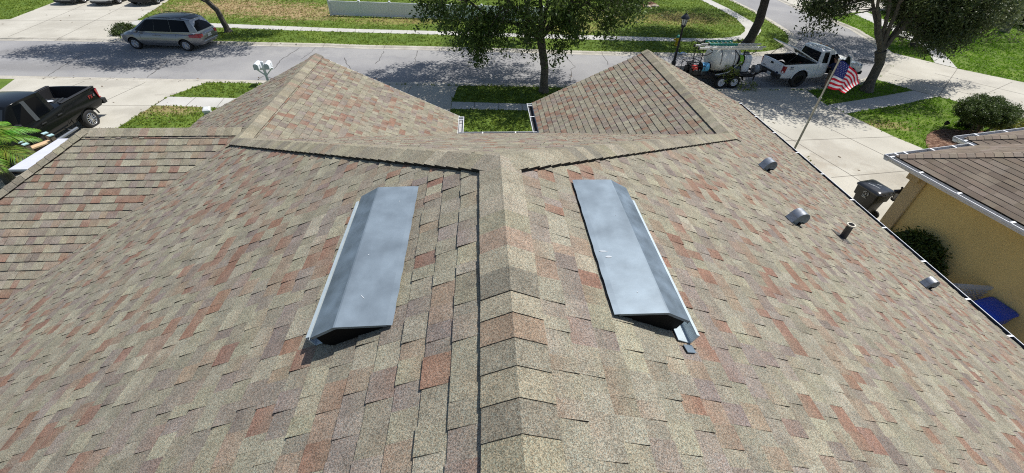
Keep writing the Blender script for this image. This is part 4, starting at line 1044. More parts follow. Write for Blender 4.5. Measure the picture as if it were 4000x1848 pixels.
def on_wt(x, y, z):
    r = wt; v = Vector((x*r.scale.x, y*r.scale.y, z*r.scale.z)); v.rotate(r.rotation_euler); return r.location + v
def lump(name, label, cat, loc, size, m, seed, group=None):
    o = thing(name, label, cat, loc, seed); r = random.Random(seed); mb = MB()
    rings = []
    for k in range(6):
        t = k/5; rr = (.35 + .65*math.sin(math.pi*min(1, t*.62+.25)))*(1 if t < .9 else .45)
        rings.append([(size[0]*rr*math.cos(a)*r.uniform(.8, 1.15), size[1]*rr*math.sin(a)*r.uniform(.8, 1.15), size[2]*t) for a in [2*math.pi*j/11 for j in range(11)]])
    mb.loft(rings); b = mb.build('cloth', m, o, smooth=60)
    s = MB(); s.tube([(0, -.06, size[2]), (.02, -.05, size[2]+.07), (.02, .05, size[2]+.07), (0, .06, size[2])], .012, 6); s.build('handle', m, o, smooth=60); return o
lump('sack', 'crumpled white sack in the white pickup bed', 'sack', on_wt(-1.75, -.32, .70), (.24, .2, .32), mat('white_sack', (.55, .58, .64), .8), 3)
lump('bag', 'orange red bag in the white pickup bed near the cab', 'bag', on_wt(-1.25, -.25, .70), (.2, .22, .36), mat('orange_bag', (.38, .07, .03), .7), 4)
lump('bag', 'small pale blue bag in the white pickup bed by the tailgate', 'bag', on_wt(-2.3, .25, .70), (.2, .14, .24), mat('pale_blue_bag', (.30, .38, .5), .7), 5)

# ---- three parked cars, nose to the street, at the top of the far driveway
def small_car(name, label, loc, paint, H, L, Wd, rim, spokes, belt, suv, lip):
    root = thing(name, label, 'car', loc, R_(-88.5), group='cars parked on the far driveway')
    hw = Wd/2; l = L/2; zb = .22 if not suv else .32
    st_ = [ring(-l, zb+.2, belt-.12, hw*.72, hw*.82, hw*.7), ring(-l+.15, zb+.05, belt-.02, hw*.82, hw*.95, hw*.82), ring(-l+.8, zb, belt, hw*.86, hw, hw*.90), ring(0, zb, belt, hw*.86, hw, hw*.90), ring(l-1.35, zb, belt-.02, hw*.86, hw*.99, hw*.86), ring(l-.75, zb+.02, belt-.12, hw*.84, hw*.97, hw*.78), ring(l-.25, zb+.04, belt-.24, hw*.78, hw*.90, hw*.66), ring(l-.02, zb+.10, belt-.36, hw*.66, hw*.74, hw*.5)]
    mb = MB(); mb.loft(st_); me = closed(mb, 'body', [paint, M_WELL]); wr = .33 if not suv else .37
    xs = (l-.88, -l+.86)
    me = apply_bool(me, [(cyl_y(x, wr, wr+.06, a, b), [M_WELL]) for x in xs for a, b in ((hw*.66, 1.3), (-1.3, -hw*.66))])
    B = [(l-1.25, hw*.78, belt-.02), (.4, hw*.92, belt), (-.6, hw*.93, belt+.01), (-l+.55, hw*.84, belt+.02)]; T = [(.35, hw*.62, H-.06), (.05, hw*.70, H-.01), (-.6, hw*.70, H), (-l+.85 if suv else -l+1.2, hw*.64, H-.07)]
    me = merge(me, closed(cabin(B, T), 'cab', [paint])); obj_from(me, 'body', root)
    panes(root, B, T, [(0, .45, 0, .98)], name='front_window'); panes(root, B, T, [(1, .04, 1, .96)], name='rear_door_window'); panes(root, B, T, [(2, .05, 2, .8)], name='quarter_window')
    endpane(root, B[0], T[0], 'windscreen', M_GLASSL, .014); endpane(root, B[-1], T[-1], 'rear_window', M_GLASS, -.012)
    for s in (1, -1):
        for x in xs: wheel(root, x, s*(hw-.12), wr, .22, s, rim, spokes, .68)
        lamp(root, 'headlight', M_CLEAR, [(l-.06, s*hw*.52, belt-.36), (l-.32, s*hw*.84, belt-.24), (l-.62, s*hw*.93, belt-.2), (l-.34, s*hw*.9, belt-.36), (l-.10, s*hw*.62, belt-.44)], (.02, s*.015, .012))
        lamp(root, 'tail_light', M_RED, [(-l+.02, s*hw*.5, belt-.1), (-l+.12, s*hw*.86, belt-.08), (-l+.1, s*hw*.9, belt-.26), (-l+.0, s*hw*.55, belt-.26)], (-.03, s*.015, 0))
        mb = MB(); mb.box((l-1.45, s*(hw+.08), belt+.06), (.1, .16, .12)); mb.build('door_mirror', paint, root, bevel=.03)
        box_part(root, 'door_handle', (-.1, s*hw*1.0, belt-.14), (.18, .03, .03), paint)
    mb = MB(); rows = [[(l + dx - .10*abs(f)**2.2*2.0, f*hw*.80, z_) for f in (-1, -.7, -.35, 0, .35, .7, 1)] for dx, z_ in ((-.10, belt-.40), (.02, belt-.46), (.04, zb+.16), (-.02, zb-.01))]; mb.grid(rows); mb.build('front_bumper', paint, root, smooth=50)
    mb = MB(); rows = [[(l + dx - .10*abs(f)**2.2*2.0, f*hw*.82, z_) for f in (-1, -.7, -.35, 0, .35, .7, 1)] for dx, z_ in ((.045, zb+.10), (.055, zb+.01), (-.03, zb-.05))]; mb.grid(rows); mb.build('bumper_lip', lip, root, smooth=50)
    box_part(root, 'grille', (l+.03, 0, belt-.44), (.03, hw*.9, .10), M_DARK)
    if suv: plate(root, (l+.07, .12, zb+.34), (0, 0, 0))
    return root
small_car('parked_car', 'pale silver car nearest the lawn in the far driveway row of three', (-31.2, 39.85, CZ), mat('pale_silver_paint', (.42, .43, .44), .3, .6, .5), 1.5, 4.5, 1.85, M_RIM, 5, .98, False, M_DARK)
small_car('parked_car', 'silver sedan with dark lower bumper between two cars in the far driveway', (-28.5, 39.7, CZ), mat('cool_silver_paint', (.48, .51, .55), .22, .7, .6), 1.45, 4.6, 1.82, M_RIM, 10, .96, False, mat('bumper_black', (.02, .021, .023), .5))
small_car('parked_suv', 'black car with a white front plate in the far driveway row', (-25.75, 39.8, CZ), mat('black_car_paint', (.012, .012, .014), .15, 0, 1.0), 1.7, 4.7, 1.9, M_RIM, 5, 1.08, True, M_DARK)

# ------------------------------------------------------------------ spray trailer behind the white pickup
def trailer():
    root = thing('trailer', 'twin axle spray trailer carrying white tanks and hose reels behind the white pickup', 'trailer', (12.45, 21.95, 0), R_(3))
    steel = mat('black_steel', (.022, .022, .024), .5, .3, noise=.2, nscale=12); poly = mat('white_tank_plastic', (.80, .79, .75), .42, noise=.05, nscale=2.5); poly2 = mat('clean_tank_plastic', (.82, .84, .86), .35)
    mb = MB(); z0 = .56
    for y in (-.72, .72): mb.bar((-2.1, y, z0), (1.45, y, z0), .07, .12)
    for x in (-2.1, -1.2, -.3, .6, 1.45): mb.bar((x, -.72, z0), (x, .72, z0), .07, .09)
    mb.bar((1.45, -.7, z0), (2.35, 0, z0-.04), .07, .1); mb.bar((1.45, .7, z0), (2.35, 0, z0-.04), .07, .1)
    mb.box((-.35, 0, z0+.07), (3.5, 1.4, .03)); mb.build('frame', steel, root)
    mb = MB(); mb.bar((2.2, 0, z0-.03), (2.6, 0, z0-.03), .08, .08); mb.tube([(2.0, -.12, .1), (2.0, -.12, .9)], .035, 8); mb.build('hitch', steel, root)
    for x in (.42, -.28):
        for s in (1, -1): wheel(root, x, s*.86, .315, .2, s, M_RIMW, 0, .58)
    for s in (1, -1):
        mb = MB(); mb.grid([[(x, s*.76, z_) for x, z_ in ((-.72, .42), (-.62, .66), (-.3, .70), (.44, .70), (.76, .66), (.86, .42))], [(x, s*.98, z_) for x, z_ in ((-.72, .42), (-.62, .66), (-.3, .70), (.44, .70), (.76, .66), (.86, .42))]]); mb.build('mudguard', steel, root, smooth=30)
    # large horizontal tank with moulded ribs
    tk = bpy.data.objects.new('large_tank', None); COL.objects.link(tk); tk.parent = root; tk.location = (-.12, .02, 1.26); tk['label'] = 'large scuffed white tank with ribs'
    prof = []
    for k in range(41):
        x = -.76 + 1.52*k/40; e = abs(x)/.76
        r_ = .66*(1 - max(0, (e-.30)/.70)**2.4*.48)
        for cx in (-.36, .0, .36):
            if abs(x-cx) < .05: r_ -= .03
        prof.append((r_, x))
    mb = MB(); mb.lathe(prof, 36, Matrix.Rotation(math.pi/2, 4, 'Y') @ Matrix.Scale(1.06, 4, (0, 1, 0))); mb.build('shell', poly, tk, smooth=35)
    mb = MB(); mb.lathe([(.22, .56), (.22, .64), (.19, .68), (.001, .69)], 20); mb.build('lid', mat('orange_lid', (.34, .17, .07), .5), tk, smooth=40)
    mb = MB(); mb.box((-.34, -.12, .585), (.44, .40, .05), Euler((.2, 0, .1)).to_matrix()); mb.build('cardboard_pad', mat('pale_pad', (.66, .62, .54), .8), tk)
    mb = MB()
    for x in (-.36, .36): mb.tube([(x, .665*math.cos(t), .628*math.sin(t)) for t in [math.pi*k/16 - .35 for k in range(20)]], .014, 6)
    mb.build('strap', M_DARK, tk, smooth=60)
    mb = MB(); mb.tube([(.60, -.05, .55), (.75, -.1, .45), (.82, -.3, .2), (.84, -.5, -.1)], .03, 8); mb.tube([(.55, .1, .6), (.7, .05, .6), (.83, .0, .40)], .03, 8); mb.tube([(-.5, -.75, -.62), (.10, -.78, -.5), (.70, -.76, .02)], .028, 8); mb.tube([(-.5, -.75, -.62), (-.30, -.85, -.58)], .03, 8); mb.build('pipework', mat('white_pvc', (.72, .72, .68), .4), tk, smooth=50)
    # small upright tank
    t2 = bpy.data.objects.new('small_tank', None); COL.objects.link(t2); t2.parent = root; t2.location = (1.12, -.05, .64); t2['label'] = 'small clean white upright tank'
    mb = MB(); mb.lathe([(.34, 0), (.38, .04), (.38, .42), (.36, .46), (.38, .50), (.37, .66), (.28, .77), (.16, .81), (.16, .86), (.001, .87)], 30); mb.build('shell', poly2, t2, smooth=35)
    mb = MB(); mb.lathe([(.15, .861), (.15, .89), (.001, .90)], 18); mb.build('lid', M_DARK, t2, smooth=40)
    def reel(label, loc, rz, R, wd, hose, axis_tilt=0, bare=False):
        e = bpy.data.objects.new('hose_reel', None); COL.objects.link(e); e.parent = root; e.location = loc; e.rotation_euler = (R_(90)+axis_tilt, 0, rz); e['label'] = label
        mb = MB()
        for s in (-1, 1): mb.lathe([(.05, s*wd/2), (R*1.18, s*wd/2), (R*1.2, s*(wd/2+.02)), (.05, s*(wd/2+.02))], 26)
        mb.lathe([(.07, -wd/2), (.07, wd/2)], 12)
        mb.bar((-.05, -R*1.35, -wd/2-.06), (.05, 0, -wd/2-.06), .08, .03); mb.bar((-.05, -R*1.35, wd/2+.06), (.05, 0, wd/2+.06), .08, .03); mb.build('drum', steel if not bare else mat('bare_reel', (.22, .22, .22), .5, .5), e, smooth=35)
        mb = MB(); n = max(5, int(wd/.035)); pts = []
        for k in range(n*18+1):
            t = 2*math.pi*k/18; pts.append((R*(1+.03*math.sin(k*.13))*math.cos(t), R*(1+.03*math.sin(k*.13))*math.sin(t), -wd/2+.02+(wd-.04)*k/(n*18)))
        mb.tube(pts, wd/n*.52, 6); mb.build('hose', hose, e, smooth=80, fix=False)
    reel('reel of lime green hose', (.62, -.48, 1.30), R_(80), .20, .22, mat('green_hose', (.28, .55, .05), .5))
    reel('reel of sky blue hose', (-1.28, -.62, 1.02), R_(92), .19, .40, mat('blue_hose', (.12, .42, .68), .5))
    reel('reel of slate grey hose', (.42, -.62, .86), R_(86), .20, .34, mat('slate_hose', (.10, .12, .15), .6))
    reel('bare grey reel of pale hose by the hitch', (1.72, -.40, .80), R_(88), .17, .28, mat('pale_grey_hose', (.24, .27, .30), .6), 0, True)
    # engines and pumps on the tail
    def engine(label, loc, rz, cover):
        e = bpy.data.objects.new('pump_engine', None); COL.objects.link(e); e.parent = root; e.location = loc; e.rotation_euler = (0, 0, rz); e['label'] = label
        mb = MB(); mb.box((0, 0, .14), (.34, .30, .26)); mb.lathe([(.14, 0), (.16, .05), (.12, .12)], 18, Matrix.Translation((.0, -.15, .18)) @ Matrix.Rotation(math.pi/2, 4, 'X'))
        for k in range(5): mb.box((-.05+.03*k, .04, .31), (.012, .2, .10))
        mb.box((.26, .02, .10), (.22, .2, .2)); mb.tube([(.1, .1, .3), (.16, .16, .42), (.28, .16, .42)], .04, 8); mb.build('block', steel, e, bevel=.015)
        mb = MB(); mb.box((-.02, -.02, .40), (.26, .24, .14)); mb.lathe([(.12, 0), (.13, .04), (.05, .06)], 16, Matrix.Translation((-.02, -.16, .30)) @ Matrix.Rotation(math.pi/2, 4, 'X')); mb.build('cover', cover, e, bevel=.04, smooth=40)
        mb = MB()
        for a, b in (((-.3, -.26, 0), (-.3, -.26, .5)), ((.4, -.26, 0), (.4, -.26, .5)), ((-.3, .26, 0), (-.3, .26, .5)), ((.4, .26, 0), (.4, .26, .5)), ((-.3, -.26, .5), (.4, -.26, .5)), ((-.3, .26, .5), (.4, .26, .5)), ((-.3, -.26, .5), (-.3, .26, .5)), ((.4, -.26, .5), (.4, .26, .5))): mb.tube([a, b], .016, 6)
        mb.build('cage', steel, e)
    engine('black pump engine in a tube cage', (-1.75, -.02, .64), R_(10), mat('engine_black', (.03, .03, .032), .5))
    engine('pump engine with a red cover', (-1.78, -.62, .64), R_(-4), mat('engine_red', (.55, .05, .04), .4))
    mb = MB(); mb.box((-1.42, -.36, .98), (.26, .14, .12)); mb.lathe([(.09, 0), (.09, .2)], 14, Matrix.Translation((-1.45, -.62, .72))); mb.build('filter_housing', mat('pale_housing', (.62, .62, .6), .5), root, bevel=.02)
    # overhead rack
    mb = MB()
    for x in (-1.30, .95):
        for y in (-.15, .62): mb.tube([(x, y, .6), (x, y, 1.90)], .024, 6)
        mb.tube([(x, -.95, 1.90), (x, .80, 1.90)], .024, 6); mb.tube([(x, -1.0, 1.86), (x-.25, -1.02, 1.72), (x-.55, -1.0, 1.70)], .02, 6)
    mb.tube([(-1.3, .62, 1.88), (.95, .62, 1.88)], .022, 6); mb.tube([(-1.3, -.15, 1.88), (.95, -.15, 1.88)], .022, 6); mb.tube([(-.1, -.9, 1.9), (.95, -.2, 1.2)], .02, 6); mb.build('ladder_rack', steel, root, smooth=60)
    return root
trailer()
def ladder(label, x0, x1, y0, y1, z, m, rung, n, rail_h=.09, fly=0):
    r = thing('ladder', label, 'ladder', ((x0+x1)/2, (y0+y1)/2, z), R_(0)); L = (x1-x0)/2; W = (y1-y0)/2
    mb = MB()
    for y in (-W, W):
        mb.bar((-L, y, 0), (L, y, 0), .028, rail_h)
        if fly: mb.bar((-L+fly, y*.9, .075), (L+fly*.6, y*.9, .075), .028, rail_h*.8)
    mb.build('rail', m, r, bevel=.005)
    mb = MB()
    for k in range(n):
        x = -L + .15 + (2*L-.3)*k/(n-1); mb.tube([(x, -W, 0), (x, W, 0)], .017, 6)
    mb.build('rung', rung, r, smooth=60)
    mb = MB()
    for y in (-W, W): mb.box((-L-.02, y, -.01), (.08, .05, .12))
    mb.build('foot', M_DARK, r)
    return r
M_LAD = mat('ladder_aluminium', (.62, .63, .64), .35, .75)
l1 = ladder('long aluminium extension ladder lying on the trailer rack', 10.55, 13.75, 21.05, 21.56, 1.965, M_LAD, M_LAD, 11, fly=.28)
ladder('green fibreglass ladder lying across the aluminium ladder', 11.08, 12.50, 21.18, 21.74, 2.115, mat('green_fibreglass', (.015, .30, .22), .45), mat('pale_rung', (.55, .72, .68), .4, .3), 6, .11)
# ------------------------------------------------------------------ white vinyl fence across the street
def fence():
    A = G(*T2(760, 158), LZ); Bq = G(*T2(2576, 218), LZ)
    t = (Bq-A).normalized(); t.z = 0; ang = math.atan2(t.y, t.x)
    root = thing('fence', 'white vinyl panel fence with capped posts on the lawn across the street', 'fence', A, ang)
    vinyl = mat('white_vinyl', (.74, .77, .80), .45, noise=.02, nscale=1)
    H = .98; sp = 2.22; n = 8
    for k in range(n):
        x = k*sp
        mb = MB(); mb.box((x, 0, H/2+.03), (.13, .13, H+.06)); mb.lathe([(.105, H+.06), (.105, H+.085), (.001, H+.14)], 4, Matrix.Translation((x, 0, 0)) @ Matrix.Rotation(math.pi/4, 4, 'Z')); mb.build('post', vinyl, root, bevel=.006)
        if k < n-1:
            mb = MB(); mb.box((x+sp/2, 0, H/2+.02), (sp-.13, .03, H-.14))
            for j in range(12): mb.box((x+.13+(sp-.26)*j/11, -.016, H/2), (.004, .004, H-.25), None, 1)
            mb.box((x+sp/2, 0, H-.05), (sp-.13, .06, .12)); mb.box((x+sp/2, 0, .10), (sp-.13, .06, .12)); mb.build('panel', [vinyl, mat('vinyl_groove', (.6, .63, .66), .5)], root)
    return A, t
fence()

# ------------------------------------------------------------------ street furniture
def lamp_post():
    b = G(*T3(1618, 668), LZ); top = AY(*T3(1743, 130), b.y); k = top.z/3.0
    r = thing('street_lamp', 'black street lamp post with lantern head at the road edge', 'street lamp', b)
    m = mat('lamp_black', (.012, .013, .016), .4, .2)
    H = top.z - LZ
    mb = MB(); mb.lathe([(.13, 0), (.13, .25), (.075, .32), (.065, .9), (.05, H-.72)], 16); mb.build('post', m, r, smooth=40)
    mb = MB(); z = H-.72; mb.lathe([(.05, z), (.12, z+.03), (.13, z+.09), (.10, z+.13)], 16); mb.build('collar', m, r, smooth=40)
    mb = MB(); 
    for q in range(8):
        t = 2*math.pi*q/8; mb.bar((.115*math.cos(t), .115*math.sin(t), z+.12), (.19*math.cos(t), .19*math.sin(t), z+.46), .02, .02)
    mb.lathe([(.205, z+.44), (.215, z+.47), (.205, z+.49)], 20); mb.build('lantern_frame', m, r)
    mb = MB(); mb.lathe([(.10, z+.13), (.185, z+.45)], 20, caps=True); mb.build('lantern_glass', mat('frosted_glass', (.62, .63, .6), .35), r, smooth=50)
    mb = MB(); mb.lathe([(.235, z+.47), (.225, z+.50), (.12, z+.62), (.055, z+.68), (.05, z+.70)], 20); mb.build('lantern_hood', mat('hood_black', (.03, .033, .04), .3, .3), r, smooth=40)
    mb = MB(); mb.lathe([(.015, z+.69), (.03, z+.72), (.012, z+.75), (.028, z+.775), (.001, z+.80)], 10); mb.build('finial', m, r, smooth=50)
lamp_post()
def hydrant():
    b = G(*T3(1650, 458), LZ); r = thing('fire_hydrant', 'yellow fire hydrant with a green cap on the far verge', 'fire hydrant', b, .3)
    ye = mat('hydrant_yellow', (.62, .44, .02), .45); gr = mat('hydrant_green', (.03, .26, .18), .45)
    mb = MB(); mb.lathe([(.14, 0), (.14, .05), (.10, .06), (.10, .40), (.135, .42), (.135, .47), (.11, .48)], 16); mb.build('barrel', ye, r, smooth=35)
    mb = MB(); mb.lathe([(.12, .48), (.115, .55), (.06, .62), (.03, .63), (.03, .67), (.001, .67)], 16); mb.build('bonnet', gr, r, smooth=35)
    for a in (0, 120, 240):
        mb = MB(); M = Matrix.Rotation(R_(a), 4, 'Z') @ Matrix.Translation((.10, 0, .33)) @ Matrix.Rotation(math.pi/2, 4, 'Y'); mb.lathe([(.055, 0), (.055, .06), (.065, .06), (.065, .10), (.02, .11), (.02, .13), (.001, .13)], 12, M); mb.build('nozzle', ye, r, smooth=35)
hydrant()
g = G(2658, 172)
mb = MB(); g = G(*T3(1700, 550), 0.0)
tp = thing('tarp', 'crumpled blue plastic sheet lying in the far gutter', 'plastic sheet', (g.x, g.y, .02), .1)
rows = [[(x*.14-.35, y*.14-.16, .012+.045*abs(math.sin(x*1.9+y*1.3))+.02*rng.random()) for x in range(6)] for y in range(4)]
mb = MB(); mb.grid(rows); mb.build('sheet', mat('blue_plastic', (.05, .17, .42), .35), tp, smooth=30)

def mailbox():
    b = G(*T2(133, 845), LZ); r = thing('mailbox', 'white double mailbox on a braced post by the kerb', 'mailbox', b, R_(6))
    wh = mat('mailbox_white', (.74, .78, .82), .4); wd_ = mat('post_white', (.60, .63, .66), .6)
    mb = MB(); mb.box((0, 0, .52), (.10, .10, 1.04)); mb.lathe([(.085, 1.04), (.085, 1.06), (.001, 1.11)], 4, Matrix.Rotation(math.pi/4, 4, 'Z')); mb.build('post', wd_, r, bevel=.005)
    mb = MB(); mb.box((0, 0, .74), (.86, .09, .07))
    for s in (-1, 1): mb.bar((0, 0, .40), (s*.32, 0, .71), .05, .05)
    mb.build('arm', wd_, r)
    for s in (-1, 1):
        mb = MB(); sec = [(-.115, .78), (-.115, .95)] + [(-.115*math.cos(t), .95+.10*math.sin(t)) for t in [math.pi*k/8 for k in range(1, 8)]] + [(.115, .95), (.115, .78)]
        mb.loft([[(s*.24+x, y, z) for x, z in sec] for y in (-.27, .27)]); e = mb.build('box', wh, r, smooth=30)
        d = MB(); d.face([(s*.24+x*.96, -.273, .78+(z-.78)*.98) for x, z in sec]); d.box((s*.24, -.285, 1.0), (.05, .02, .03)); d.build('flap', mat('flap_shaded', (.42, .46, .50), .4), e, fix=False)  # flap greyed: shade on the door end put into its colour
    mb = MB(); mb.box((.36, .05, .90), (.012, .03, .16)); mb.build('flag', mat('mailbox_flag', (.6, .62, .64), .4), r)
mailbox()
def pedestal():
    b = G(*T1(2120, 1210), LZ); r = thing('utility_pedestal', 'short white utility pedestal with a sloped cap on the lawn', 'pedestal', (b.x+.28, b.y-.38, LZ), R_(12))
    m = mat('pedestal_white', (.66, .68, .68), .45)
    mb = MB(); mb.loft([[(-.13, -.11, 0), (.13, -.11, 0), (.13, .11, 0), (-.13, .11, 0)], [(-.12, -.10, .56), (.12, -.10, .56), (.12, .10, .62), (-.12, .10, .62)]]); mb.build('cabinet', m, r, bevel=.01)
    mb = MB(); mb.loft([[(-.14, -.12, .55), (.14, -.12, .55), (.14, .12, .61), (-.14, .12, .61)], [(-.14, -.12, .63), (.14, -.12, .63), (.14, .12, .70), (-.14, .12, .70)], [(-.09, -.08, .67), (.09, -.08, .67), (.09, .08, .735), (-.09, .08, .735)]]); mb.build('cap', m, r, bevel=.01)
    mb = MB(); mb.box((0, -.112, .30), (.19, .006, .42)); mb.build('outer_panel', mat('pedestal_shade', (.10, .11, .11), .5), r)  # added dark panel: shade of the near face painted on the cabinet
pedestal()

def wheelie_bin(name, label, loc, rz, m, lid_m, sc, logo):
    r = thing(name, label, 'wheelie bin', loc, rz, scale=(sc, sc, sc))
    mb = MB()
    def sq(w_, d_, z, rr=.05):
        p = []
        for cx, cy, a0 in ((w_-rr, d_-rr, 0), (-w_+rr, d_-rr, 90), (-w_+rr, -d_+rr, 180), (w_-rr, -d_+rr, 270)):
            for k in range(4): a = R_(a0+30*k); p.append((cx+rr*math.cos(a), cy+rr*math.sin(a), z))
        return p
    mb.loft([sq(.22, .24, .05), sq(.235, .26, .35), sq(.25, .285, .62), sq(.285, .33, .64), sq(.295, .345, .92)]); mb.build('tub', m, r, smooth=35)
    mb = MB(); mb.loft([sq(.32, .375, .91, .07), sq(.325, .38, .945, .07), sq(.30, .355, .985, .09), sq(.22, .27, 1.01, .1)]); 
    mb.box((0, -.12, 1.005), (.46, .012, .012)); mb.build('lid', lid_m, r, smooth=35)
    mb = MB()
    for k in range(4): mb.box((-.24+.16*k, -.385, .945), (.02, .03, .035))
    mb.tube([(-.25, -.36, .93), (-.25, -.42, .95), (.25, -.42, .95), (.25, -.36, .93)], .015, 6); mb.build('handle', m, r)
    for s in (-1, 1):
        mb = MB(); mb.lathe([(.06, -.03), (.12, -.025), (.12, .025), (.06, .03)], 18, Matrix.Translation((s*.25, -.26, .12)) @ Matrix.Rotation(math.pi/2, 4, 'Y')); mb.build('wheel', M_TYRE, r, smooth=40)
    if logo:      # pale swirl emblem on the side facing the house
        mb = MB()
        for k in range(3):
            a0 = 2*math.pi*k/3; pts = [(-.3045, -.02+.075*math.cos(a0+t), .80+.075*math.sin(a0+t)) for t in [1.7*j/6 for j in range(7)]]
            mb.tube(pts, [.012, .014, .016, .016, .014, .012, .004], 6)
        mb.tube([(-.3045, -.02, .77), (-.3045, -.02, .83)], .018, 6)
        mb.box((-.305, -.02, .69), (.006, .14, .018)); mb.build('emblem', mat('pale_emblem', (.45, .46, .45), .6), r)
        mb = MB()
        for (x, y, a, l_) in ((-.1, .1, .3, .16), (-.06, -.02, .1, .22), (.1, .02, .4, .12), (.12, -.2, -.2, .16), (-.05, -.22, .0, .1)): mb.box((x, y, 1.0125 - abs(y)*.03), (.02, l_, .002), Euler((0, 0, a)).to_matrix())
        mb.build('scuff', mat('bin_scuff', (.30, .33, .36), .5), r)
    return r
wheelie_bin('wheelie_bin', 'black wheelie bin with a glossy scuffed lid beside the mustard house', (11.98, 10.20, CZ), R_(12), mat('black_bin', (.012, .012, .012), .45), mat('black_bin_lid', (.022, .026, .032), .22, noise=.3, nscale=6), 1.06, True)
blue = mat('blue_bin', (.010, .075, .60), .35)
wheelie_bin('wheelie_bin', 'blue wheelie bin against the mustard wall in the narrow side yard', (11.36, 5.55, .07), R_(-78), blue, blue, .92, False)

# white lattice screen, hose reel, slab box in the side yard
r = thing('lattice_screen', 'white lattice screen panel standing beside the blue bin', 'lattice panel', (11.28, 6.08, .07), R_(-8))
lm = mat('lattice_white', (.55, .57, .58), .5)
mb = MB()
for z in (.06, 1.02): mb.box((0, 0, z), (.95, .06, .09))
for x in (-.45, .45): mb.box((x, 0, .54), (.09, .064, 1.05))
mb.build('frame', lm, r)
mb = MB()
for k in range(-9, 10):
    for s, y in ((1, -.008), (-1, .008)):
        x0 = k*.11; a = Vector((x0-.45, y, .08)); b = Vector((x0+.45, y, .98))
        if s < 0: a.x, b.x = b.x, a.x
        d = b-a; t0, t1 = 0, 1
        for lim in (-.42, .42):
            t = (lim-a.x)/d.x
            if d.x > 0: t0, t1 = (max(t0, t), t1) if lim < 0 else (t0, min(t1, t))
            else: t0, t1 = (t0, min(t1, t)) if lim < 0 else (max(t0, t), t1)
        if t1 > t0+.05: mb.bar(a+d*t0, a+d*t1, .012, .03)
mb.build('lattice', lm, r, fix=False)
r = thing('hose_reel', 'black coiled garden hose hanging on the mustard wall near its corner', 'hose reel', nq3(.44, 1.25, .95), math.atan2(NU.y, NU.x))
mb = MB(); pts = [((-.06 - .05*math.sin(k*.05)), (.22+.03*math.sin(k*.37))*math.cos(k*.35), (.22+.03*math.sin(k*.37))*math.sin(k*.35)) for k in range(160)]; mb.tube(pts, .014, 6); mb.build('hose', mat('black_hose', (.012, .012, .014), .45), r, smooth=60, fix=False)
mb = MB(); mb.lathe([(.13, -.1), (.13, .04)], 18, Matrix.Rotation(math.pi/2, 4, 'Y')); mb.build('hanger', M_DARK, r, smooth=40)
r = thing('utility_box', 'beige ground box by the mustard wall at the end of the side yard', 'utility box', (12.35, 5.95, .07), R_(10))
mb = MB(); mb.box((0, 0, .25), (.6, .8, .5)); mb.build('case', mat('beige_box', (.42, .36, .25), .8), r, bevel=.03)
mb = MB(); mb.box((0, 0, .515), (.66, .86, .03)); mb.build('lid', mat('beige_lid', (.47, .41, .29), .8), r, bevel=.01)

# ------------------------------------------------------------------ things between the left wing and the black pickup
aw = thing('awning', 'flat pale metal awning beside the left wing of the shingled house', 'awning', (0, 0, 0))
pa = [Vector(p) for p in ((-12.7, 9.62, 2.2), (-10.9, 9.62, 2.26), (-10.9, 12.65, 2.26), (-12.55, 12.65, 2.2))]
pa = [Vector(q) for q in ((-10.1, 10.38, 2.02), (-12.42, 10.40, 2.0), (-12.40, 12.12, 2.0), (-10.1, 12.12, 2.02))]
mb = MB(); mb.face(pa); mb.face([p - Vector((0, 0, .06)) for p in pa][::-1])
for k in range(4): mb.face([pa[k], pa[k] - Vector((0, 0, .06)), pa[(k+1) % 4] - Vector((0, 0, .06)), pa[(k+1) % 4]])
mb.build('cover', mat('pale_awning', (.62, .63, .70), .5, .1, noise=.04, nscale=3), aw)
mb = MB()
for p in (pa[1].lerp(pa[3], .3), pa[2].lerp(pa[0], .3)): mb.tube([(p.x, p.y, .06), (p.x, p.y, p.z-.05)], .035, 8)
mb.build('post', M_WHITE, aw)
def planter():
    c = G(158, 568, .66); r = thing('planter_stand', 'weathered wooden stand with capped posts and a fresh plank by the palm', 'wooden stand', (c.x, c.y, .065), R_(62))
    old = mat('weathered_wood', (.13, .105, .085), .9, noise=.3, nscale=14, bump=.4, bscale=40); new = mat('fresh_plank', (.62, .44, .27), .7, noise=.1, nscale=8)
    cap = mat('blue_cap', (.42, .62, .66), .5)
    for x in (-.36, .36):
        for y in (-.17, .17):
            mb = MB(); mb.box((x, y, .42), (.13, .12, .84)); o = mb.build('post', old, r, bevel=.006)
            mb = MB(); mb.box((x, y, .855), (.16, .15, .03)); mb.build('cap', cap, r)
    mb = MB(); mb.box((0, 0, .62), (.60, .24, .05)); mb.build('plank', new, r, bevel=.005)
    mb = MB(); mb.box((0, .19, .40), (.72, .04, .22)); mb.box((0, -.19, .40), (.72, .04, .22)); mb.build('side_board', old, r, bevel=.005)
planter()
c = G(78, 612, .2); r = thing('stepping_stone', 'pale slab lying on the ground under the palm fronds', 'stone slab', (c.x, c.y, .07), .5)
mb = MB(); mb.box((0, 0, .04), (.75, .35, .08)); mb.build('slab', M_CONC, r, bevel=.02)

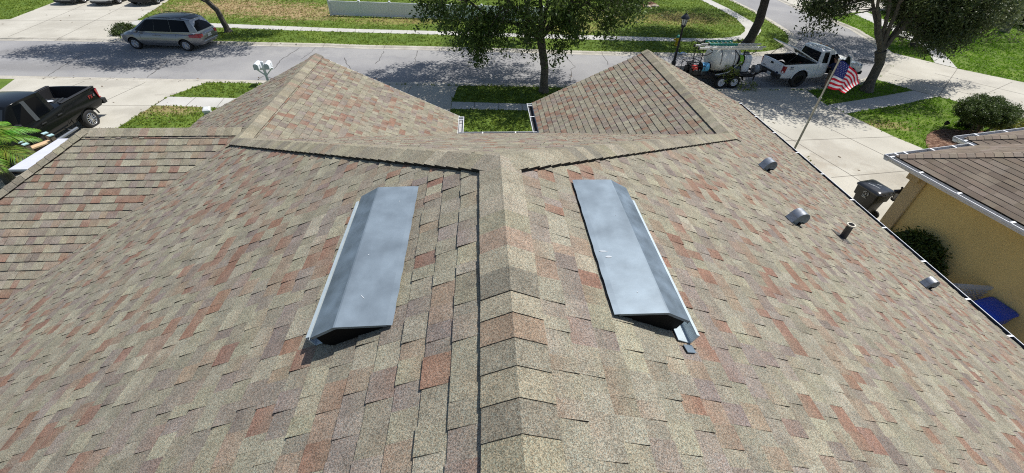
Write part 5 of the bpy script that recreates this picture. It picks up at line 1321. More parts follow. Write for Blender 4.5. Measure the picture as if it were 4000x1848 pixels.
# ------------------------------------------------------------------ flag
def flag():
    B = Vector((8.92, 10.45, .07)); yv = B.y
    top = AY(3281, 231, yv)
    r = thing('flagpole', 'tall sectioned flagpole rising beside the gutter', 'flagpole', B)
    pm = mat('pole_aluminium', (.55, .56, .52), .35, .7)
    H = top.z - B.z; dx = (top.x-B.x)/H; jz = AY(3213, 385, yv).z - B.z
    mb = MB(); mb.tube([(0, 0, 0), (dx*jz, 0, jz)], .028, 12); mb.build('lower_pole', pm, r, smooth=50)
    mb = MB(); mb.tube([(dx*jz, 0, jz-.02), (dx*H, 0, H-.04)], .022, 12); mb.lathe([(.034, 0), (.034, .05)], 12, Matrix.Translation((dx*jz, 0, jz-.02))); mb.build('upper_pole', pm, r, smooth=50)
    mb = MB(); mb.lathe([(.001, 0), (.03, .02), (.04, .045), (.03, .07), (.001, .09)], 14, Matrix.Translation((dx*H, 0, H-.05))); mb.build('finial', mat('pole_ball', (.75, .74, .7), .3, .5), r, smooth=60)
    mb = MB(); mb.lathe([(.07, 0), (.07, .04), (.04, .10)], 14); mb.build('base_collar', pm, r, smooth=40)
    # cloth
    f = thing('flag', 'stars and stripes flag flying from the pole above the driveway', 'flag', AY(3283, 236, yv))
    P00 = AY(3281, 238, yv); P01 = AY(3231, 346, yv-.02); P10 = AY(3363, 326, yv-.05); P11 = AY(3296, 364, yv-.25)
    o = f.location; ncol, nrow = 60, 39
    midt = AY(3327, 263, yv+.05); midb = AY(3272, 352, yv-.05)
    def pt(u, v):
        def q(a, m, b, t): return a*(1-t)**2 + m*2*t*(1-t) + b*t*t
        tpt = q(P00, midt*2 - (P00+P10)*.5, P10, u); bpt = q(P01, midb*2 - (P01+P11)*.5, P11, u)
        p = tpt.lerp(bpt, v); wv = .040*math.sin(u*8 + v*2.2)*min(1, u*3) + .012*math.sin(u*15 - v*3)*min(1, u*3)
        return p + Vector((0, wv, .012*math.sin(u*11+v*2))) - o
    red = (.62, .018, .04); wht = (.86, .85, .85); bl = (.028, .038, .19)
    mb = MB()
    V = [[pt(i/ncol, j/nrow) for i in range(ncol+1)] for j in range(nrow+1)]
    for j in range(nrow):
        for i in range(ncol):
            s = j*13//nrow; c = red if s % 2 == 0 else wht
            if i < ncol*.4 and s < 7: c = bl
            mb.face([V[j][i], V[j][i+1], V[j+1][i+1], V[j+1][i]], 0, c)
    for rr in range(9):
        for cc in range(6 if rr % 2 == 0 else 5):
            u0 = .4*(cc*2+1+(rr % 2))/12; v0 = (7/13)*(rr+1)/10; st_ = []
            for k in range(10):
                t = math.pi/2 + k*math.pi/5; q = .021 if k % 2 == 0 else .009
                st_.append(pt(u0 + q*.62*math.cos(t), v0 - q*math.sin(t)))
            for sg in (-1, 1): mb.face([p + Vector((0, sg*.004, 0)) for p in st_], 0, wht)
    mb.build('cloth', attr_mat('flag_cloth', .8, 0, 1, .05, 4, translucent=.3), f, fix=True, smooth=180)
flag()

# ------------------------------------------------------------------ trees and plants
M_LEAF = attr_mat('leaf', .5, 0, 1, .22, .5, translucent=.32, spec=.4)
def bark(name, col): return mat(name, col, .95, noise=.4, nscale=9, bump=.8, bscale=22)
M_BARK = bark('oak_bark', (.125, .108, .088)); M_BARKD = bark('dark_bark', (.06, .05, .042))
LEAFP = ((.060, .105, .024), (.15, .215, .050))
def leaves(centres, per, sig, size, seed, pal=LEAFP, dark=None):
    r = np.random.default_rng(seed); c = np.asarray(centres, float)
    n = len(c)*per; p = np.repeat(c, per, 0) + r.normal(0, 1, (n, 3))*np.asarray(sig)
    d = r.normal(0, 1, (n, 3)); d /= np.linalg.norm(d, axis=1)[:, None]
    up_ = r.normal(0, 1, (n, 3)) + np.array((0, 0, .9)); up_ /= np.linalg.norm(up_, axis=1)[:, None]
    sd_ = np.cross(d, up_); sd_ /= (np.linalg.norm(sd_, axis=1)[:, None] + 1e-6)
    L = r.uniform(size*.7, size*1.35, (n, 1)); Wd = L*r.uniform(.34, .5, (n, 1))
    nz = np.cross(sd_, d)
    V = np.stack([p - d*L*.5, p + sd_*Wd*.5 + nz*L*.06, p + d*L*.5, p - sd_*Wd*.5 + nz*L*.06], 1)
    t = r.uniform(0, 1, (n, 1)); tw = np.repeat(r.uniform(.75, 1.25, (len(c), 1)), per, 0)
    C = (np.array(pal[0])*(1-t) + np.array(pal[1])*t)*tw
    return V, C
def tree(name, label, base, trunk, limbs, blobs, seed, per=46, size=.12, sig=(.30, .30, .20), extra=(), group=None, barkm=None, pal=LEAFP, twigs=.5, hang=0):
    """trunk: [(x,y,z,r)], limbs: [(start index, [points...], r0)], blobs: [(centre, radii, clumps)] in world coordinates"""
    r = random.Random(seed); bm_ = barkm or M_BARK
    root = thing(name, label, 'tree', base, group=group); o = Vector(base)
    mb = MB(); n = len(trunk); pts = []; rad = []
    for k in range(n-1):
        for j in range(5):
            t = j/5; a, b = trunk[k], trunk[k+1]
            pts.append(Vector(a[:3]).lerp(Vector(b[:3]), t) - o); rad.append(a[3]*(1-t)+b[3]*t)
    pts.append(Vector(trunk[-1][:3]) - o); rad.append(trunk[-1][3])
    rad[0] *= 1.45; rad[1] *= 1.15
    mb.tube(pts, rad, 14, jitter=.06)
    anchors = []
    def limb(pl, r0, r1, nseg=9, seg=7):
        q = []; m = len(pl)-1
        for k in range(nseg+1):
            t = k/nseg*m; i = min(int(t), m-1); f = t-i
            p0 = pl[max(0, i-1)]; p1 = pl[i]; p2 = pl[i+1]; p3 = pl[min(m, i+2)]
            c = .5*((2*p1) + (p2-p0)*f + (2*p0-5*p1+4*p2-p3)*f*f + (3*p1-p0-3*p2+p3)*f**3)
            if 0 < k: c = c + Vector((r.uniform(-1, 1), r.uniform(-1, 1), r.uniform(-1, 1)))*r1*1.2
            q.append(c)
        mb.tube([c - o for c in q], [r0*(1-k/nseg)+r1*k/nseg for k in range(nseg+1)], seg, jitter=.05)
        return q
    for (pl, r0, r1) in limbs:
        anchors += limb([Vector(p) for p in pl], r0, r1)[2:]
    centres = []
    for (c, rd, k) in blobs:
        for _ in range(k):
            while True:
                v = Vector((r.uniform(-1, 1), r.uniform(-1, 1), r.uniform(-1, 1)))
                if v.length <= 1 and v.length > .35*r.random(): break
            centres.append(Vector(c) + Vector((v.x*rd[0], v.y*rd[1], v.z*rd[2])))
    centres += [Vector(e) for e in extra]
    for c in list(centres):
        if hang and r.random() < hang:
            for k in range(1, r.randint(2, 4)): centres.append(c + Vector((r.uniform(-.12, .12)*k, r.uniform(-.12, .12)*k, -.30*k)))
    if anchors:
        for c in centres:
            if r.random() < twigs:
                a = min(anchors, key=lambda q: (q-c).length)
                m = a.lerp(c, .5) + Vector((r.uniform(-.2, .2), r.uniform(-.2, .2), r.uniform(0, .25)))
                ln = (c-a).length
                if ln < 4.5: mb.tube([a-o, m-o, c-o], [.012+.012*min(ln, 3), .014, .006], 4, caps=False)
    mb.build('trunk', bm_, root, smooth=60, fix=False)
    V, C = leaves(centres, per, sig, size, seed, pal)
    V = V - np.array(o)
    quads('crown', V, C, M_LEAF, root)
    return root
def ay(px, py, y): return AY(px, py, y)
# street oak in front of the house, its lower boughs hanging into view
Y0 = 20.6
b = G(*T3(318, 925), LZ); b = (b.x, b.y, LZ)
fork = AY(2112, 150, Y0)
lb = []
E = lambda px, py, y: tuple(AY(px, py, y))
for (px, py, y, z) in [(2105, -60, Y0, 0), (2000, 20, Y0-.6, 0), (2230, 10, Y0-.3, 0), (2150, -30, Y0+1.5, 0), (1900, 60, Y0+.6, 0), (2330, -20, Y0+.8, 0)]:
    q = AY(px, py, y); mid = fork.lerp(q, .5) + Vector((0, 0, .18)); ext = q + (q-fork)*.9 + Vector((0, 0, 1.0))
    lb.append(([tuple(fork), tuple(mid), tuple(q), tuple(ext)], .11, .035))
ex = []
rr = random.Random(5)
def sprinkle(px0, px1, py0, py1, n, y0, y1):
    for _ in range(int(n*1.25)): ex.append(E(rr.uniform(px0, px1), rr.uniform(py0, py1), rr.uniform(y0, y1)))
sprinkle(1720, 1880, 20, 110, 22, 19.4, 21.6); sprinkle(1790, 1960, 60, 160, 30, 19.2, 21.4); sprinkle(1840, 1930, 130, 205, 9, 19.3, 20.6); sprinkle(1860, 1880, 180, 245, 4, 19.6, 20.0)
sprinkle(1900, 2110, 0, 110, 34, 19, 22); sprinkle(2030, 2120, 100, 165, 8, 19, 21)
sprinkle(2150, 2300, 0, 90, 26, 19.2, 21.8); sprinkle(2190, 2290, 80, 150, 10, 19.2, 20.6); sprinkle(2175, 2190, 120, 225, 5, 19.6, 19.9); sprinkle(2215, 2285, 125, 160, 4, 19.3, 20.2)
sprinkle(2320, 2420, 20, 100, 16, 19.6, 21.0); sprinkle(2400, 2490, 0, 80, 12, 19.8, 21.5); sprinkle(1640, 1760, -10, 40, 9, 19.8, 21.6); sprinkle(2345, 2370, 90, 140, 3, 19.7, 20.2)
blobs = [((1.9, 18.6, 6.6), (4.8, 4.2, 1.8), 330), ((2.0, 23.6, 6.2), (5.6, 3.4, 1.5), 430), ((-2.2, 22.6, 5.6), (2.6, 2.2, 1.0), 110), ((b[0]+2.4, Y0+.2, 5.2), (2.4, 3.0, 1.1), 80)]
tree('oak_tree', 'street oak with a straight dark trunk on the verge in front of the shingled house', b, [(b[0], b[1], LZ, .19), (b[0]-.02, b[1], 1.2, .18), (fork.x, fork.y, fork.z, .18), (fork.x-.05, fork.y, fork.z+.35, .15)], lb, blobs, 51, per=42, size=.165, sig=(.22, .22, .19), extra=ex, twigs=.55, hang=.12)
# thick oak at the corner beyond the white pickup: only its trunk shows, its crown shades the far lawn
q0 = G(*T3(2365, 452), LZ); yy = q0.y; q1 = AY(2965, 85, yy); q2 = AY(2995, -20, yy)
lm_ = [([tuple(q2), (q2.x-1.6, yy-.3, 4.4), (q2.x-3.4, yy+.4, 5.2)], .17, .05), ([tuple(q2), (q2.x+1.2, yy+.5, 4.8), (q2.x+2.6, yy+1.2, 6.0)], .17, .05), ([tuple(q2), (q2.x-.3, yy+1.2, 5.0), (q2.x-.4, yy+2.8, 6.2)], .15, .05)]
tree('oak_tree', 'thick trunked oak on the corner verge behind the ladders', (q0.x, q0.y, LZ), [(q0.x, q0.y, LZ, .30), (q1.x, q1.y, q1.z, .27), (q2.x, q2.y, q2.z, .24)], lm_,
     [((q2.x-1.2, yy+1.2, 6.6), (4.8, 4.0, 1.7), 300), ((q2.x-4.4, yy+1.6, 6.0), (3.0, 2.6, 1.2), 140), ((q2.x-1.6, yy+4.2, 6.0), (3.8, 1.6, 1.0), 220), ((q2.x+2.4, yy+9.4, 6.0), (5.0, 2.6, 1.2), 260)], 52, per=44, size=.15, barkm=M_BARKD)
# leaning oak behind the minivan
q0 = G(*T1(2302, 322), LZ); yy = q0.y; pt_ = [AY(872, 85, yy), AY(848, 40, yy), AY(812, 8, yy), AY(770, -8, yy)]
q3 = AY(800, -90, yy)
tree('oak_tree', 'leaning oak with a forked trunk on the verge behind the minivan', (q0.x, q0.y, LZ), [(q0.x, q0.y, LZ, .19)] + [(p.x, p.y, p.z, rd) for p, rd in zip(pt_[:3], (.165, .15, .15))],
     [([tuple(pt_[2]), tuple(pt_[3]), (pt_[3].x-1.5, yy-.8, 3.4), (pt_[3].x-3.0, yy-1.4, 4.4)], .11, .04), ([tuple(pt_[2]), (q3.x, yy, q3.z), (q3.x+.8, yy+.6, 5.4)], .12, .04), ([tuple(pt_[2]), (q3.x-.8, yy-1.4, 4.2), (q3.x-1.6, yy-2.8, 5.0)], .1, .04)],
     [((-18.2, yy-2.6, 5.4), (3.4, 2.4, 1.2), 260), ((-16.4, yy-4.4, 5.2), (2.6, 1.6, .9), 130), ((-21.4, yy-2.8, 5.0), (2.8, 1.5, .9), 150), ((-13.4, yy-2.2, 5.6), (2.8, 1.6, .9), 130), ((-12.6, yy+.6, 5.4), (2.0, 1.4, .8), 80)], 53, per=50, size=.15, sig=(.22, .22, .16))
# right-hand verge oak, several stems fanning from a short bole
q0 = G(*T4(985, 915), LZ); yy = q0.y; f0 = AY(3440, 200, yy); sw = AY(3435, 250, yy)
stems = [(3432, -10, yy-.2), (3480, -20, yy+.1), (3530, -30, yy-.1), (3575, 10, yy+.4), (3610, 20, yy-.3), (3400, -30, yy+.9)]
lm_ = []
for (px, py, y) in stems:
    q = AY(px, py, y); lm_.append(([tuple(f0), tuple(f0.lerp(q, .5)), tuple(q), tuple(q + (q-f0)*.8 + Vector((0, 0, .6)))], .115, .035))
ex = []
sprinkle(3130, 3330, 5, 45, 30, yy-.4, yy+1.2); sprinkle(3150, 3260, 20, 60, 10, yy-.2, yy+.8); sprinkle(3560, 3900, -10, 95, 190, yy-.8, yy+1.6); sprinkle(3600, 3800, 80, 150, 60, yy-.6, yy+.8); sprinkle(3480, 3660, -10, 80, 80, yy+.2, yy+1.6); sprinkle(3640, 3700, 120, 175, 6, yy-.2, yy+.3); sprinkle(3800, 3980, -20, 75, 80, yy, yy+2)
tree('oak_tree', 'oak with a bole splitting into many stems on the verge by the right driveways', (q0.x, q0.y, LZ), [(q0.x, q0.y, LZ, .23), (sw.x, sw.y, sw.z, .20), (f0.x, f0.y, f0.z, .23)], lm_,
     [((19.4, yy+.9, 6.4), (4.6, 3.4, 1.9), 250), ((17.2, yy-.6, 5.6), (3.0, 2.1, 1.1), 95), ((22.5, yy+.6, 5.2), (2.4, 2.6, 1.0), 100), ((17.2, yy+2.4, 6.0), (4.4, 2.4, 1.3), 210)], 54, per=44, size=.155, sig=(.23, .23, .18), extra=ex, barkm=M_BARK, pal=((.060, .088, .032), (.14, .17, .062)), twigs=.6, hang=.1)
# slim verge trees
q0 = G(*T3(150, 435), LZ); yy = q0.y; q1 = AY(2062, 90, yy); q2 = AY(2058, 20, yy)
tree('slim_tree', 'slim tree on the far verge seen behind the street oak trunk', (q0.x, q0.y, LZ), [(q0.x, q0.y, LZ, .17), (q1.x, q1.y, q1.z, .14), (q2.x, q2.y, q2.z, .12)], [([tuple(q2), (q2.x-.6, yy, 3.6), (q2.x-1.4, yy, 4.6)], .08, .03), ([tuple(q2), (q2.x+.7, yy, 3.6), (q2.x+1.4, yy+.4, 4.6)], .08, .03)], [((q2.x, yy+.4, 5.2), (3.0, 2.4, 1.3), 150)], 55, per=34, size=.13)
q0 = G(*T4(1455, 468), LZ); yy = q0.y; q1 = AY(3592, 125, yy); q2 = AY(3615, 40, yy)
tree('slim_tree', 'leaning slim tree in the grass triangle between two right driveways', (q0.x, q0.y, LZ), [(q0.x, q0.y, LZ, .21), (q1.x, q1.y, q1.z, .19), (q2.x, q2.y, q2.z, .16)], [([tuple(q2), (q2.x-1.2, yy-.4, 4.2), (q2.x-2.6, yy, 5.2)], .1, .03), ([tuple(q2), (q2.x+1.0, yy+.4, 4.0), (q2.x+2.4, yy+.8, 5.0)], .1, .03)],
     [((q2.x-2.2, yy+1.6, 5.8), (4.2, 3.8, 1.4), 460), ((q2.x+2, yy+.6, 4.0), (2.6, 2.2, 1.3), 130)], 56, per=48, size=.15, sig=(.24, .24, .17), barkm=M_BARKD)
q0 = G(*T4(2370, 322), LZ); yy = q0.y; q1 = AY(3975, 55, yy); q2 = AY(4040, -30, yy)
tree('slim_tree', 'tilted grey trunk rising from dark shrubs at the far right corner', (q0.x, q0.y, LZ), [(q0.x, q0.y, LZ, .24), (q1.x, q1.y, q1.z, .21), (q2.x, q2.y, q2.z, .18)], [([tuple(q2), (q2.x-1, yy, 4.5), (q2.x-2.5, yy-.8, 5.6)], .1, .03), ([tuple(q2), (q2.x+1, yy, 4.5), (q2.x+2, yy+1, 5.6)], .1, .03)], [((q2.x-2.6, yy-1.0, 5.2), (3.6, 3.2, 1.6), 190)], 57, per=38, size=.14, barkm=bark('grey_bark', (.13, .12, .105)))

def shrub(name, label, base, blobs, seed, per=60, size=.09, sig=(.10, .10, .08), pal=LEAFP, stems=(), cat='shrub', group=None, core=True, twig=.02):
    r = random.Random(seed); root = thing(name, label, cat, base, group=group); o = Vector(base); centres = []
    mb = MB()
    for st_ in stems: mb.tube([Vector(p)-o for p in st_[0]], st_[1], 7, jitter=.08)
    for (c, rd, k) in blobs:
        for _ in range(k):
            v = Vector((r.gauss(0, 1), r.gauss(0, 1), r.gauss(0, 1))).normalized() * (r.uniform(.72, 1.0) if core else r.random()**.5)
            p = Vector(c) + Vector((v.x*rd[0], v.y*rd[1], v.z*rd[2]))
            if p.z < base[2]+.02: p.z = base[2]+.04
            centres.append(p)
            if r.random() < .35: mb.tube([Vector((c[0], c[1], max(base[2], c[2]-rd[2]*.8)))-o, (Vector(c).lerp(p, .6))-o, p-o], [twig, twig*.6, twig*.25], 4, caps=False)
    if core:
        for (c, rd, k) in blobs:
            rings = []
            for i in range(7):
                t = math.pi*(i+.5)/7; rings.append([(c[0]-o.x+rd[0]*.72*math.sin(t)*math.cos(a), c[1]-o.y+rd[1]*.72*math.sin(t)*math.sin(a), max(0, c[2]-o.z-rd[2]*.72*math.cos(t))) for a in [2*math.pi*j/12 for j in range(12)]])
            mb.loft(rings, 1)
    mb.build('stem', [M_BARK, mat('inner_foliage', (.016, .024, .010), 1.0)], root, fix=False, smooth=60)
    V, C = leaves(centres, per, sig, size, seed, pal); quads('foliage', V - np.array(o), C, M_LEAF, root)
    return root
# clipped round topiary in the bed
tb_ = (20.98, 15.45, LZ)
st_ = [([(21.0, 15.5, .06), (20.9, 15.45, .5), (20.5, 15.4, .9)], [.05, .045, .03]), ([(21.05, 15.5, .06), (21.1, 15.5, .5), (21.3, 15.5, .9)], [.05, .04, .03]), ([(21.25, 15.5, .06), (21.6, 15.5, .4), (21.9, 15.6, .8)], [.04, .035, .03]), ([(20.9, 15.6, .06), (20.8, 15.6, .9)], [.04, .03])]
shrub('topiary', 'large clipped round topiary on bare stems in a mulch bed', tb_, [((20.93, 15.6, 1.12), (1.13, 1.05, .54), 700)], 61, per=60, size=.065, sig=(.07, .07, .05), pal=((.05, .085, .022), (.12, .17, .045)), stems=st_, cat='topiary', core=False)
yel = ((.12, .14, .02), (.30, .30, .05))
c = G(3960, 512, .2); shrub('shrub', 'low yellow green shrub beside the topiary', (c.x, c.y, LZ), [((c.x, c.y, .28), (1.0, .5, .30), 70), ((c.x+1.3, c.y+.2, .28), (1.0, .5, .3), 60)], 62, pal=yel)
c = G(3738, 484, .1); shrub('shrub', 'small green tuft at the edge of the mulch bed by a garden light', (c.x+.3, c.y-.25, LZ), [((c.x+.3, c.y-.25, .18), (.42, .3, .2), 30)], 63, pal=((.05, .09, .02), (.11, .16, .04)))
c = Vector((8.98, 10.15, .07)); shrub('shrub', 'tall yellow green shrub beside the flagpole base', tuple(c), [((8.95, 9.85, 1.75), (.30, .45, .40), 40), ((8.95, 10.5, 1.65), (.30, .45, .38), 40), ((8.95, 10.15, 1.0), (.34, .7, .8), 50)], 64, pal=yel, size=.10)
# round bush between the houses
shrub('shrub', 'dark rounded bush against the mustard wall', (11.0, 7.35, .07), [((11.02, 7.42, .74), (.46, .64, .66), 300)], 65, per=50, size=.085, pal=((.04, .08, .016), (.09, .14, .03)))
# shrubs on the far side
c = (12.9, 40.6, LZ); shrub('shrub', 'broad dark shrub in a mulch bed on the far lawn', c, [((12.4, 40.6, .9), (1.5, 1.2, .9), 150), ((14.0, 40.9, .7), (1.1, 1.0, .7), 90)], 66, per=50, size=.13, sig=(.15, .15, .12), pal=((.03, .045, .02), (.07, .09, .04)))
for i, (x, y, s, lab) in enumerate([(41.5, 35.2, 1.5, 'dark spreading shrub left of the tilted grey trunk'), (43.6, 33.6, 1.6, 'dark spreading shrub right of the tilted grey trunk'), (38.6, 37.2, 1.7, 'bushy dark shrub at the back of the right lawn'), (35.6, 37.8, 1.5, 'rounded dark shrub behind the slim leaning tree')]):
    shrub('shrub', lab, (x, y, LZ), [((x, y, s*.8), (s*1.3, s*1.1, s*.85), 170), ((x+.9, y-.7, s*.45), (s*.9, s*.7, s*.5), 70)], 70+i, per=46, size=.15, sig=(.18, .18, .12), pal=((.022, .034, .016), (.085, .10, .05)), group='dark shrubs behind the right lawn')
for i, (px, py, h, lab) in enumerate([(1430, -4, .9, 'dark shrub showing over the fence at its left end'), (1590, 0, .8, 'dark shrub showing over the middle of the fence'), (1950, 2, 1.5, 'dark shrub over the fence behind the street oak'), (2390, 14, 1.3, 'leafy grey green shrub right of the fence end')]):
    c = G(px, py, 0); shrub('shrub', lab, (c.x, c.y+1.2, LZ), [((c.x, c.y+1.2, h*.6), (1.7, .9, h*.7), 110)], 80+i, per=46, size=.13, sig=(.16, .16, .12), pal=((.03, .05, .018), (.08, .11, .045)), group='shrubs beyond the white fence')
c = G(70, -25, 0); shrub('shrub', 'leafy shrub standing in for an unseen tree that shades the far driveway lawn', (c.x, c.y, LZ), [((c.x-.6, c.y+.8, 1.0), (2.2, 1.2, .95), 150)], 90, per=46, size=.15, sig=(.2, .2, .15), twig=.03)  # added out of frame to cast the shade on this lawn
# grass tussock just in front of the minivan
c = G(486, 128, .1); shrub('shrub', 'small overhanging grass clump at the kerb by the minivan nose', (c.x, c.y, LZ), [((c.x, c.y, .25), (.55, .75, .35), 50)], 91, pal=((.04, .07, .012), (.09, .13, .03)), size=.10)
# sapling in front of the trailer
c = G(2842, 338, .05); sx = c.x; sy = c.y
stems = [([(sx, sy, .06), (sx-.2+.1*k, sy, .5), (sx-.5+.28*k, sy-.05, .95+.1*(k % 2))], [.016, .012, .006]) for k in range(5)]
shrub('sapling', 'sparse light green sapling on the verge in front of the trailer wheels', (sx, sy, LZ), [((sx-.1, sy, .75), (.65, .45, .5), 34), ((sx+.7, sy-.5, .25), (.6, .3, .25), 14)], 92, per=16, size=.10, sig=(.07, .07, .05), pal=((.14, .19, .03), (.28, .33, .08)), stems=stems, core=False, twig=.009)
# garden spotlights in the bed
gl = None
for i, (px, py, lab) in enumerate([(3679, 505, 'black garden spotlight on a stake at the front of the mulch bed'), (3738, 492, 'black garden spotlight on a stake nearest the topiary')]):
    c = G(px, py, LZ)
    if gl is None:
        gl = thing('garden_light', lab, 'garden light', (c.x, c.y, LZ), .4, 'garden lights by the mulch bed')
        mb = MB(); mb.tube([(0, 0, 0), (0, 0, .24)], .014, 6); mb.build('stake', M_DARK, gl)
        mb = MB(); mb.lathe([(.05, -.04), (.085, .02), (.09, .10), (.075, .10), (.07, .04), (.001, .03)], 14, Matrix.Translation((0, 0, .26)) @ Matrix.Rotation(.5, 4, 'X')); mb.build('head', M_DARK, gl, smooth=40)
    else: dup(gl, (c.x, c.y, LZ), 1.2, lab)
# bed edging stones
st0 = None
for i, (x, y) in enumerate([(11.6, 38.85), (12.4, 38.8), (13.2, 38.85), (14.0, 38.9), (14.7, 39.05)]):
    lab = 'pale edging stone along the front of the far mulch bed'
    if st0 is None:
        st0 = thing('edging_stone', lab, 'stone', (x, y, LZ), 0, 'edging stones of the far mulch bed'); mb = MB(); mb.lathe([(.30, 0), (.34, .06), (.26, .14), (.001, .17)], 9, Matrix.Scale(.7, 4, (0, 1, 0))); mb.build('stone', mat('pale_stone', (.5, .42, .32), .9, noise=.2), st0, smooth=60)
    else: dup(st0, (x, y, LZ), i*.7, lab)

# palm by the left wing
def palm():
    c = Vector((-15.15, 12.5, LZ)); root = thing('palm', 'bright green palm with arching fronds beside the black pickup', 'palm', c)
    mb = MB(); mb.tube([(0, 0, 0), (.03, 0, .7), (.0, .02, 1.45)], [.17, .14, .12], 12, jitter=.1); mb.build('trunk', M_BARK, root, smooth=50)
    r = random.Random(9)
    for k in range(26):
        a = 2*math.pi*k/26 + r.uniform(-.15, .15); L = r.uniform(1.45, 1.9); el = r.uniform(.35, 1.15); pts = []
        for j in range(13):
            t = j/12; hz = L*(t*math.cos(el) + .12*t*t); z = 1.45 + L*(math.sin(el)*t - .95*t*t*(.55+.35*math.cos(el)))
            pts.append(Vector((hz*math.cos(a), hz*math.sin(a), z)))
        mb = MB(); col = (.15*r.uniform(.8, 1.2), .30*r.uniform(.8, 1.2), .03)
        mb.tube(pts, [.018*(1-j/14) for j in range(13)], 5, 0, (.14, .20, .04))
        sidev = Vector((-math.sin(a), math.cos(a), 0))
        for j in range(1, 56):
            t = .10 + .9*j/56; i = min(int(t*12), 11); p = pts[i].lerp(pts[i+1], t*12-i); d = (pts[i+1]-pts[i]).normalized()
            ll = .42*math.sin(math.pi*min(1, .12+t*.86))**.7
            for s in (-1, 1):
                tip = p + sidev*s*ll*.80 + d*ll*.55 - Vector((0, 0, ll*r.uniform(.18, .5))); m = p.lerp(tip, .5) + Vector((0, 0, .04))
                wv = d*.012; mb.face([p-wv, m-wv*1.2, tip, m+wv*1.2], 0, tuple(x*r.uniform(.75, 1.25) for x in col))
        mb.build('frond', M_LEAF, root, fix=False)
palm()
mbx = G(3, 640, .3); shrub('shrub', 'dark ground foliage beneath the palm', (-15.6, 11.3, LZ), [((-15.6, 11.3, .22), (.9, .8, .25), 60)], 93, pal=((.02, .035, .012), (.05, .07, .02)))

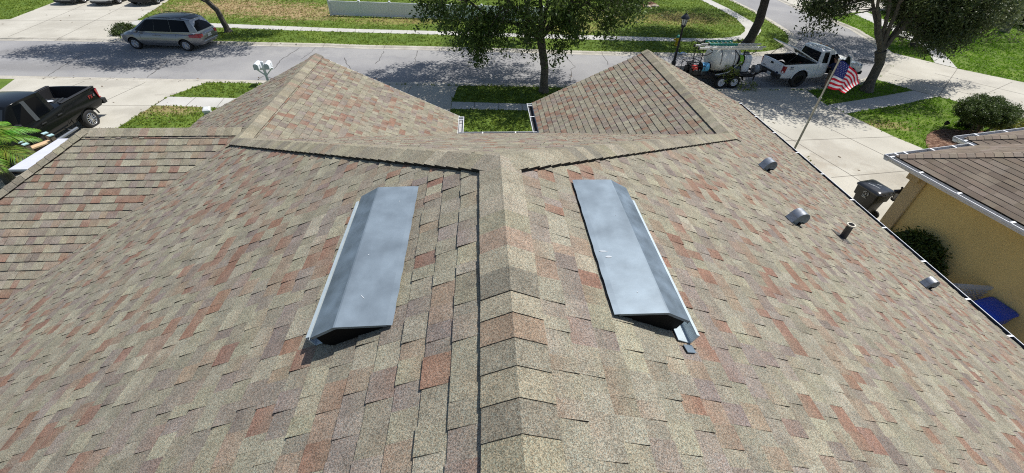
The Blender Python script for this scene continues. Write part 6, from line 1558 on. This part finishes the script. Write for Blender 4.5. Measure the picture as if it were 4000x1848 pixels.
# ------------------------------------------------------------------ person at the open truck door
def person():
    P = on_wt(.22, -1.25, 0); h = 1.50
    root = thing('person', 'person in a navy shirt and tan shorts leaning into the white pickup', 'person', (P.x, P.y, .005), R_(97))
    s = h/1.75
    J = {'pel': (0, 0, .92), 'chest': (.10, 0, 1.22), 'neck': (.17, 0, 1.44), 'head0': (.20, 0, 1.52), 'head1': (.24, 0, 1.66), 'head2': (.24, 0, 1.73),
         'lh': (0, .10, .90), 'lk': (.06, .12, .49), 'la': (-.01, .13, .09), 'lt': (.13, .15, .035), 'rh': (0, -.10, .90), 'rk': (.02, -.12, .49), 'ra': (-.08, -.13, .09), 'rt': (.06, -.15, .035),
         'ls': (.13, .18, 1.38), 'le': (.28, .26, 1.17), 'lw': (.50, .18, 1.12), 'lhd': (.58, .16, 1.11), 'rs': (.13, -.18, 1.38), 're': (.26, -.27, 1.15), 'rw': (.48, -.20, 1.06), 'rhd': (.56, -.18, 1.04)}
    Rd = {'pel': .135, 'chest': .15, 'neck': .058, 'head0': .075, 'head1': .098, 'head2': .06, 'lh': .092, 'lk': .058, 'la': .042, 'lt': .034, 'ls': .062, 'le': .043, 'lw': .03, 'lhd': .034}
    for k in ('h', 'k', 'a', 't', 's', 'e', 'w', 'hd'): Rd['r'+k] = Rd['l'+k]
    Ed = [('pel', 'chest'), ('chest', 'neck'), ('neck', 'head0'), ('head0', 'head1'), ('head1', 'head2'), ('pel', 'lh'), ('lh', 'lk'), ('lk', 'la'), ('la', 'lt'), ('pel', 'rh'), ('rh', 'rk'), ('rk', 'ra'), ('ra', 'rt'), ('chest', 'ls'), ('ls', 'le'), ('le', 'lw'), ('lw', 'lhd'), ('chest', 'rs'), ('rs', 're'), ('re', 'rw'), ('rw', 'rhd')]
    extraF = []
    for sd_, sg in (('l', 1), ('r', -1)):       # five fingers per hand
        hp = Vector(J[sd_+'hd'])
        for i, (dy, ln, dz) in enumerate([(-.028, .055, 0), (-.010, .068, .003), (.009, .072, .003), (.028, .058, 0)]):
            a = sd_+'f%d' % i; b_ = sd_+'g%d' % i
            J[a] = tuple(hp + Vector((.035, dy, dz))); J[b_] = tuple(hp + Vector((.035+ln, dy*1.25, dz-.022))); Rd[a] = .0095; Rd[b_] = .0075; Ed += [(sd_+'hd', a), (a, b_)]
        J[sd_+'th'] = tuple(hp + Vector((.0, -sg*.045, -.004))); J[sd_+'tj'] = tuple(hp + Vector((.04, -sg*.062, -.016))); Rd[sd_+'th'] = .011; Rd[sd_+'tj'] = .0085; Ed += [(sd_+'hd', sd_+'th'), (sd_+'th', sd_+'tj')]
    def skin(name, keys, edges, radf, m, lo=1):
        me = bpy.data.meshes.new(name); idx = {k: i for i, k in enumerate(keys)}
        me.from_pydata([tuple(Vector(J[k])*s) for k in keys], [(idx[a], idx[b_]) for a, b_ in edges], [])
        o = bpy.data.objects.new(name, me); COL.objects.link(o)
        md = o.modifiers.new('skin', 'SKIN'); md.use_smooth_shade = True
        if not me.skin_vertices: 
            bm = bmesh.new(); bm.from_mesh(me); bm.verts.layers.skin.verify(); bm.to_mesh(me); bm.free()
        for k, i in idx.items():
            q = radf(k)*s; me.skin_vertices[0].data[i].radius = (q, q); me.skin_vertices[0].data[i].use_root = (i == 0)
        sb = o.modifiers.new('sub', 'SUBSURF'); sb.levels = 2; sb.render_levels = 2
        bpy.context.view_layer.update()
        out = bpy.data.meshes.new_from_object(o.evaluated_get(bpy.context.evaluated_depsgraph_get()))
        bpy.data.objects.remove(o); out.materials.clear(); out.materials.append(m); out.polygons.foreach_set('use_smooth', [True]*len(out.polygons))
        q = bpy.data.objects.new(name, out); COL.objects.link(q); q.parent = root; return q
    skinm = mat('skin', (.42, .23, .16), .6)
    skin('body', list(J.keys()), Ed, lambda k: Rd[k], skinm)
    sub = lambda ks: [(a, b_) for a, b_ in Ed if a in ks and b_ in ks]
    tor = ['chest', 'pel', 'ls', 'rs', 'le', 're']; skin('shirt', tor, sub(tor), lambda k: Rd[k] + {'chest': .03, 'pel': .035, 'ls': .03, 'rs': .03}.get(k, .022), mat('navy_cloth', (.010, .018, .065), .85))
    sh = ['pel', 'lh', 'rh', 'lk', 'rk']; skin('shorts', sh, sub(sh), lambda k: Rd[k] + .028, mat('tan_cloth', (.22, .17, .11), .9))
    mb = MB()
    for sg in ('l', 'r'):
        a = Vector(J[sg+'a'])*s; t = Vector(J[sg+'t'])*s; f = (t-a); f.z = 0; f.normalize(); sdv = Vector((-f.y, f.x, 0))
        rows = []
        for x, w_, hh in ((-.07, .03, .07), (-.04, .045, .10), (.06, .05, .085), (.14, .048, .06), (.19, .028, .04)):
            c = Vector((a.x, a.y, 0)) + f*x; rows.append([c - sdv*w_, c - sdv*w_*.9 + Vector((0, 0, hh*.7)), c + Vector((0, 0, hh)), c + sdv*w_*.9 + Vector((0, 0, hh*.7)), c + sdv*w_])
        mb.loft(rows)
    mb.build('shoe', M_DARK, root, smooth=60)
    hc = Vector(J['head1'])*s + Vector((-.018, 0, .03)); mb = MB(); mb.lathe([(.001, -.085), (.075, -.06), (.105, 0), (.095, .05), (.055, .085), (.001, .098)], 16, Matrix.Translation(hc)); mb.build('hair', mat('brown_hair', (.05, .032, .02), .8), root, smooth=60)
    mb = MB(); fc = Vector(J['head1'])*s
    for sg in (-1, 1): mb.lathe([(.001, -.012), (.014, 0), (.001, .012)], 8, Matrix.Translation(fc + Vector((.088, sg*.035, .01))))
    mb.build('eye', mat('eye_dark', (.03, .025, .02), .3), root, smooth=60)
    mb = MB(); mb.loft([[tuple(fc + Vector((.09, -.010, .02))), tuple(fc + Vector((.09, .010, .02))), tuple(fc + Vector((.10, 0, .022)))], [tuple(fc + Vector((.088, -.018, -.025))), tuple(fc + Vector((.088, .018, -.025))), tuple(fc + Vector((.122, 0, -.022)))]]); mb.build('nose', skinm, root, smooth=60)
    mb = MB(); mb.tube([fc + Vector((.086, -.028, -.052)), fc + Vector((.096, 0, -.050)), fc + Vector((.086, .028, -.052))], .006, 6); mb.build('mouth', mat('lips', (.30, .12, .10), .5), root)
    mb = MB()
    for sg in (-1, 1): mb.lathe([(.001, -.012), (.028, -.006), (.03, .006), (.001, .012)], 10, Matrix.Translation(fc + Vector((.0, sg*.10, .0))) @ Matrix.Rotation(math.pi/2, 4, 'X'))
    mb.build('ear', skinm, root, smooth=60)
person()

# dry leaves blown over the driveways and gutters
r = np.random.default_rng(44); P_ = []
for (x0, x1, y0, y1, n) in ((-36, -22, 29, 39, 45), (-24, 6, 22.2, 22.7, 40), (-24, 10, 28.0, 28.6, 40), (9.5, 15, 10, 20, 16), (-19, -11, 17, 22, 14), (15, 34, 16, 22, 16)):
    P_.append(np.stack([r.uniform(x0, x1, n), r.uniform(y0, y1, n), np.full(n, CZ+.012)], 1))
P_ = np.concatenate(P_); n = len(P_); a = r.uniform(0, 6.28, n); L = r.uniform(.03, .09, (n, 1))
d = np.stack([np.cos(a), np.sin(a), r.uniform(-.15, .15, n)], 1); e = np.stack([-np.sin(a), np.cos(a), r.uniform(-.15, .15, n)], 1)
C = np.array((.16, .10, .05))*r.uniform(.6, 1.4, (n, 1))
struct(quads('fallen_leaves', np.stack([P_-d*L, P_+e*L*.5, P_+d*L, P_-e*L*.5], 1), C, M_LEAF), 'stuff')
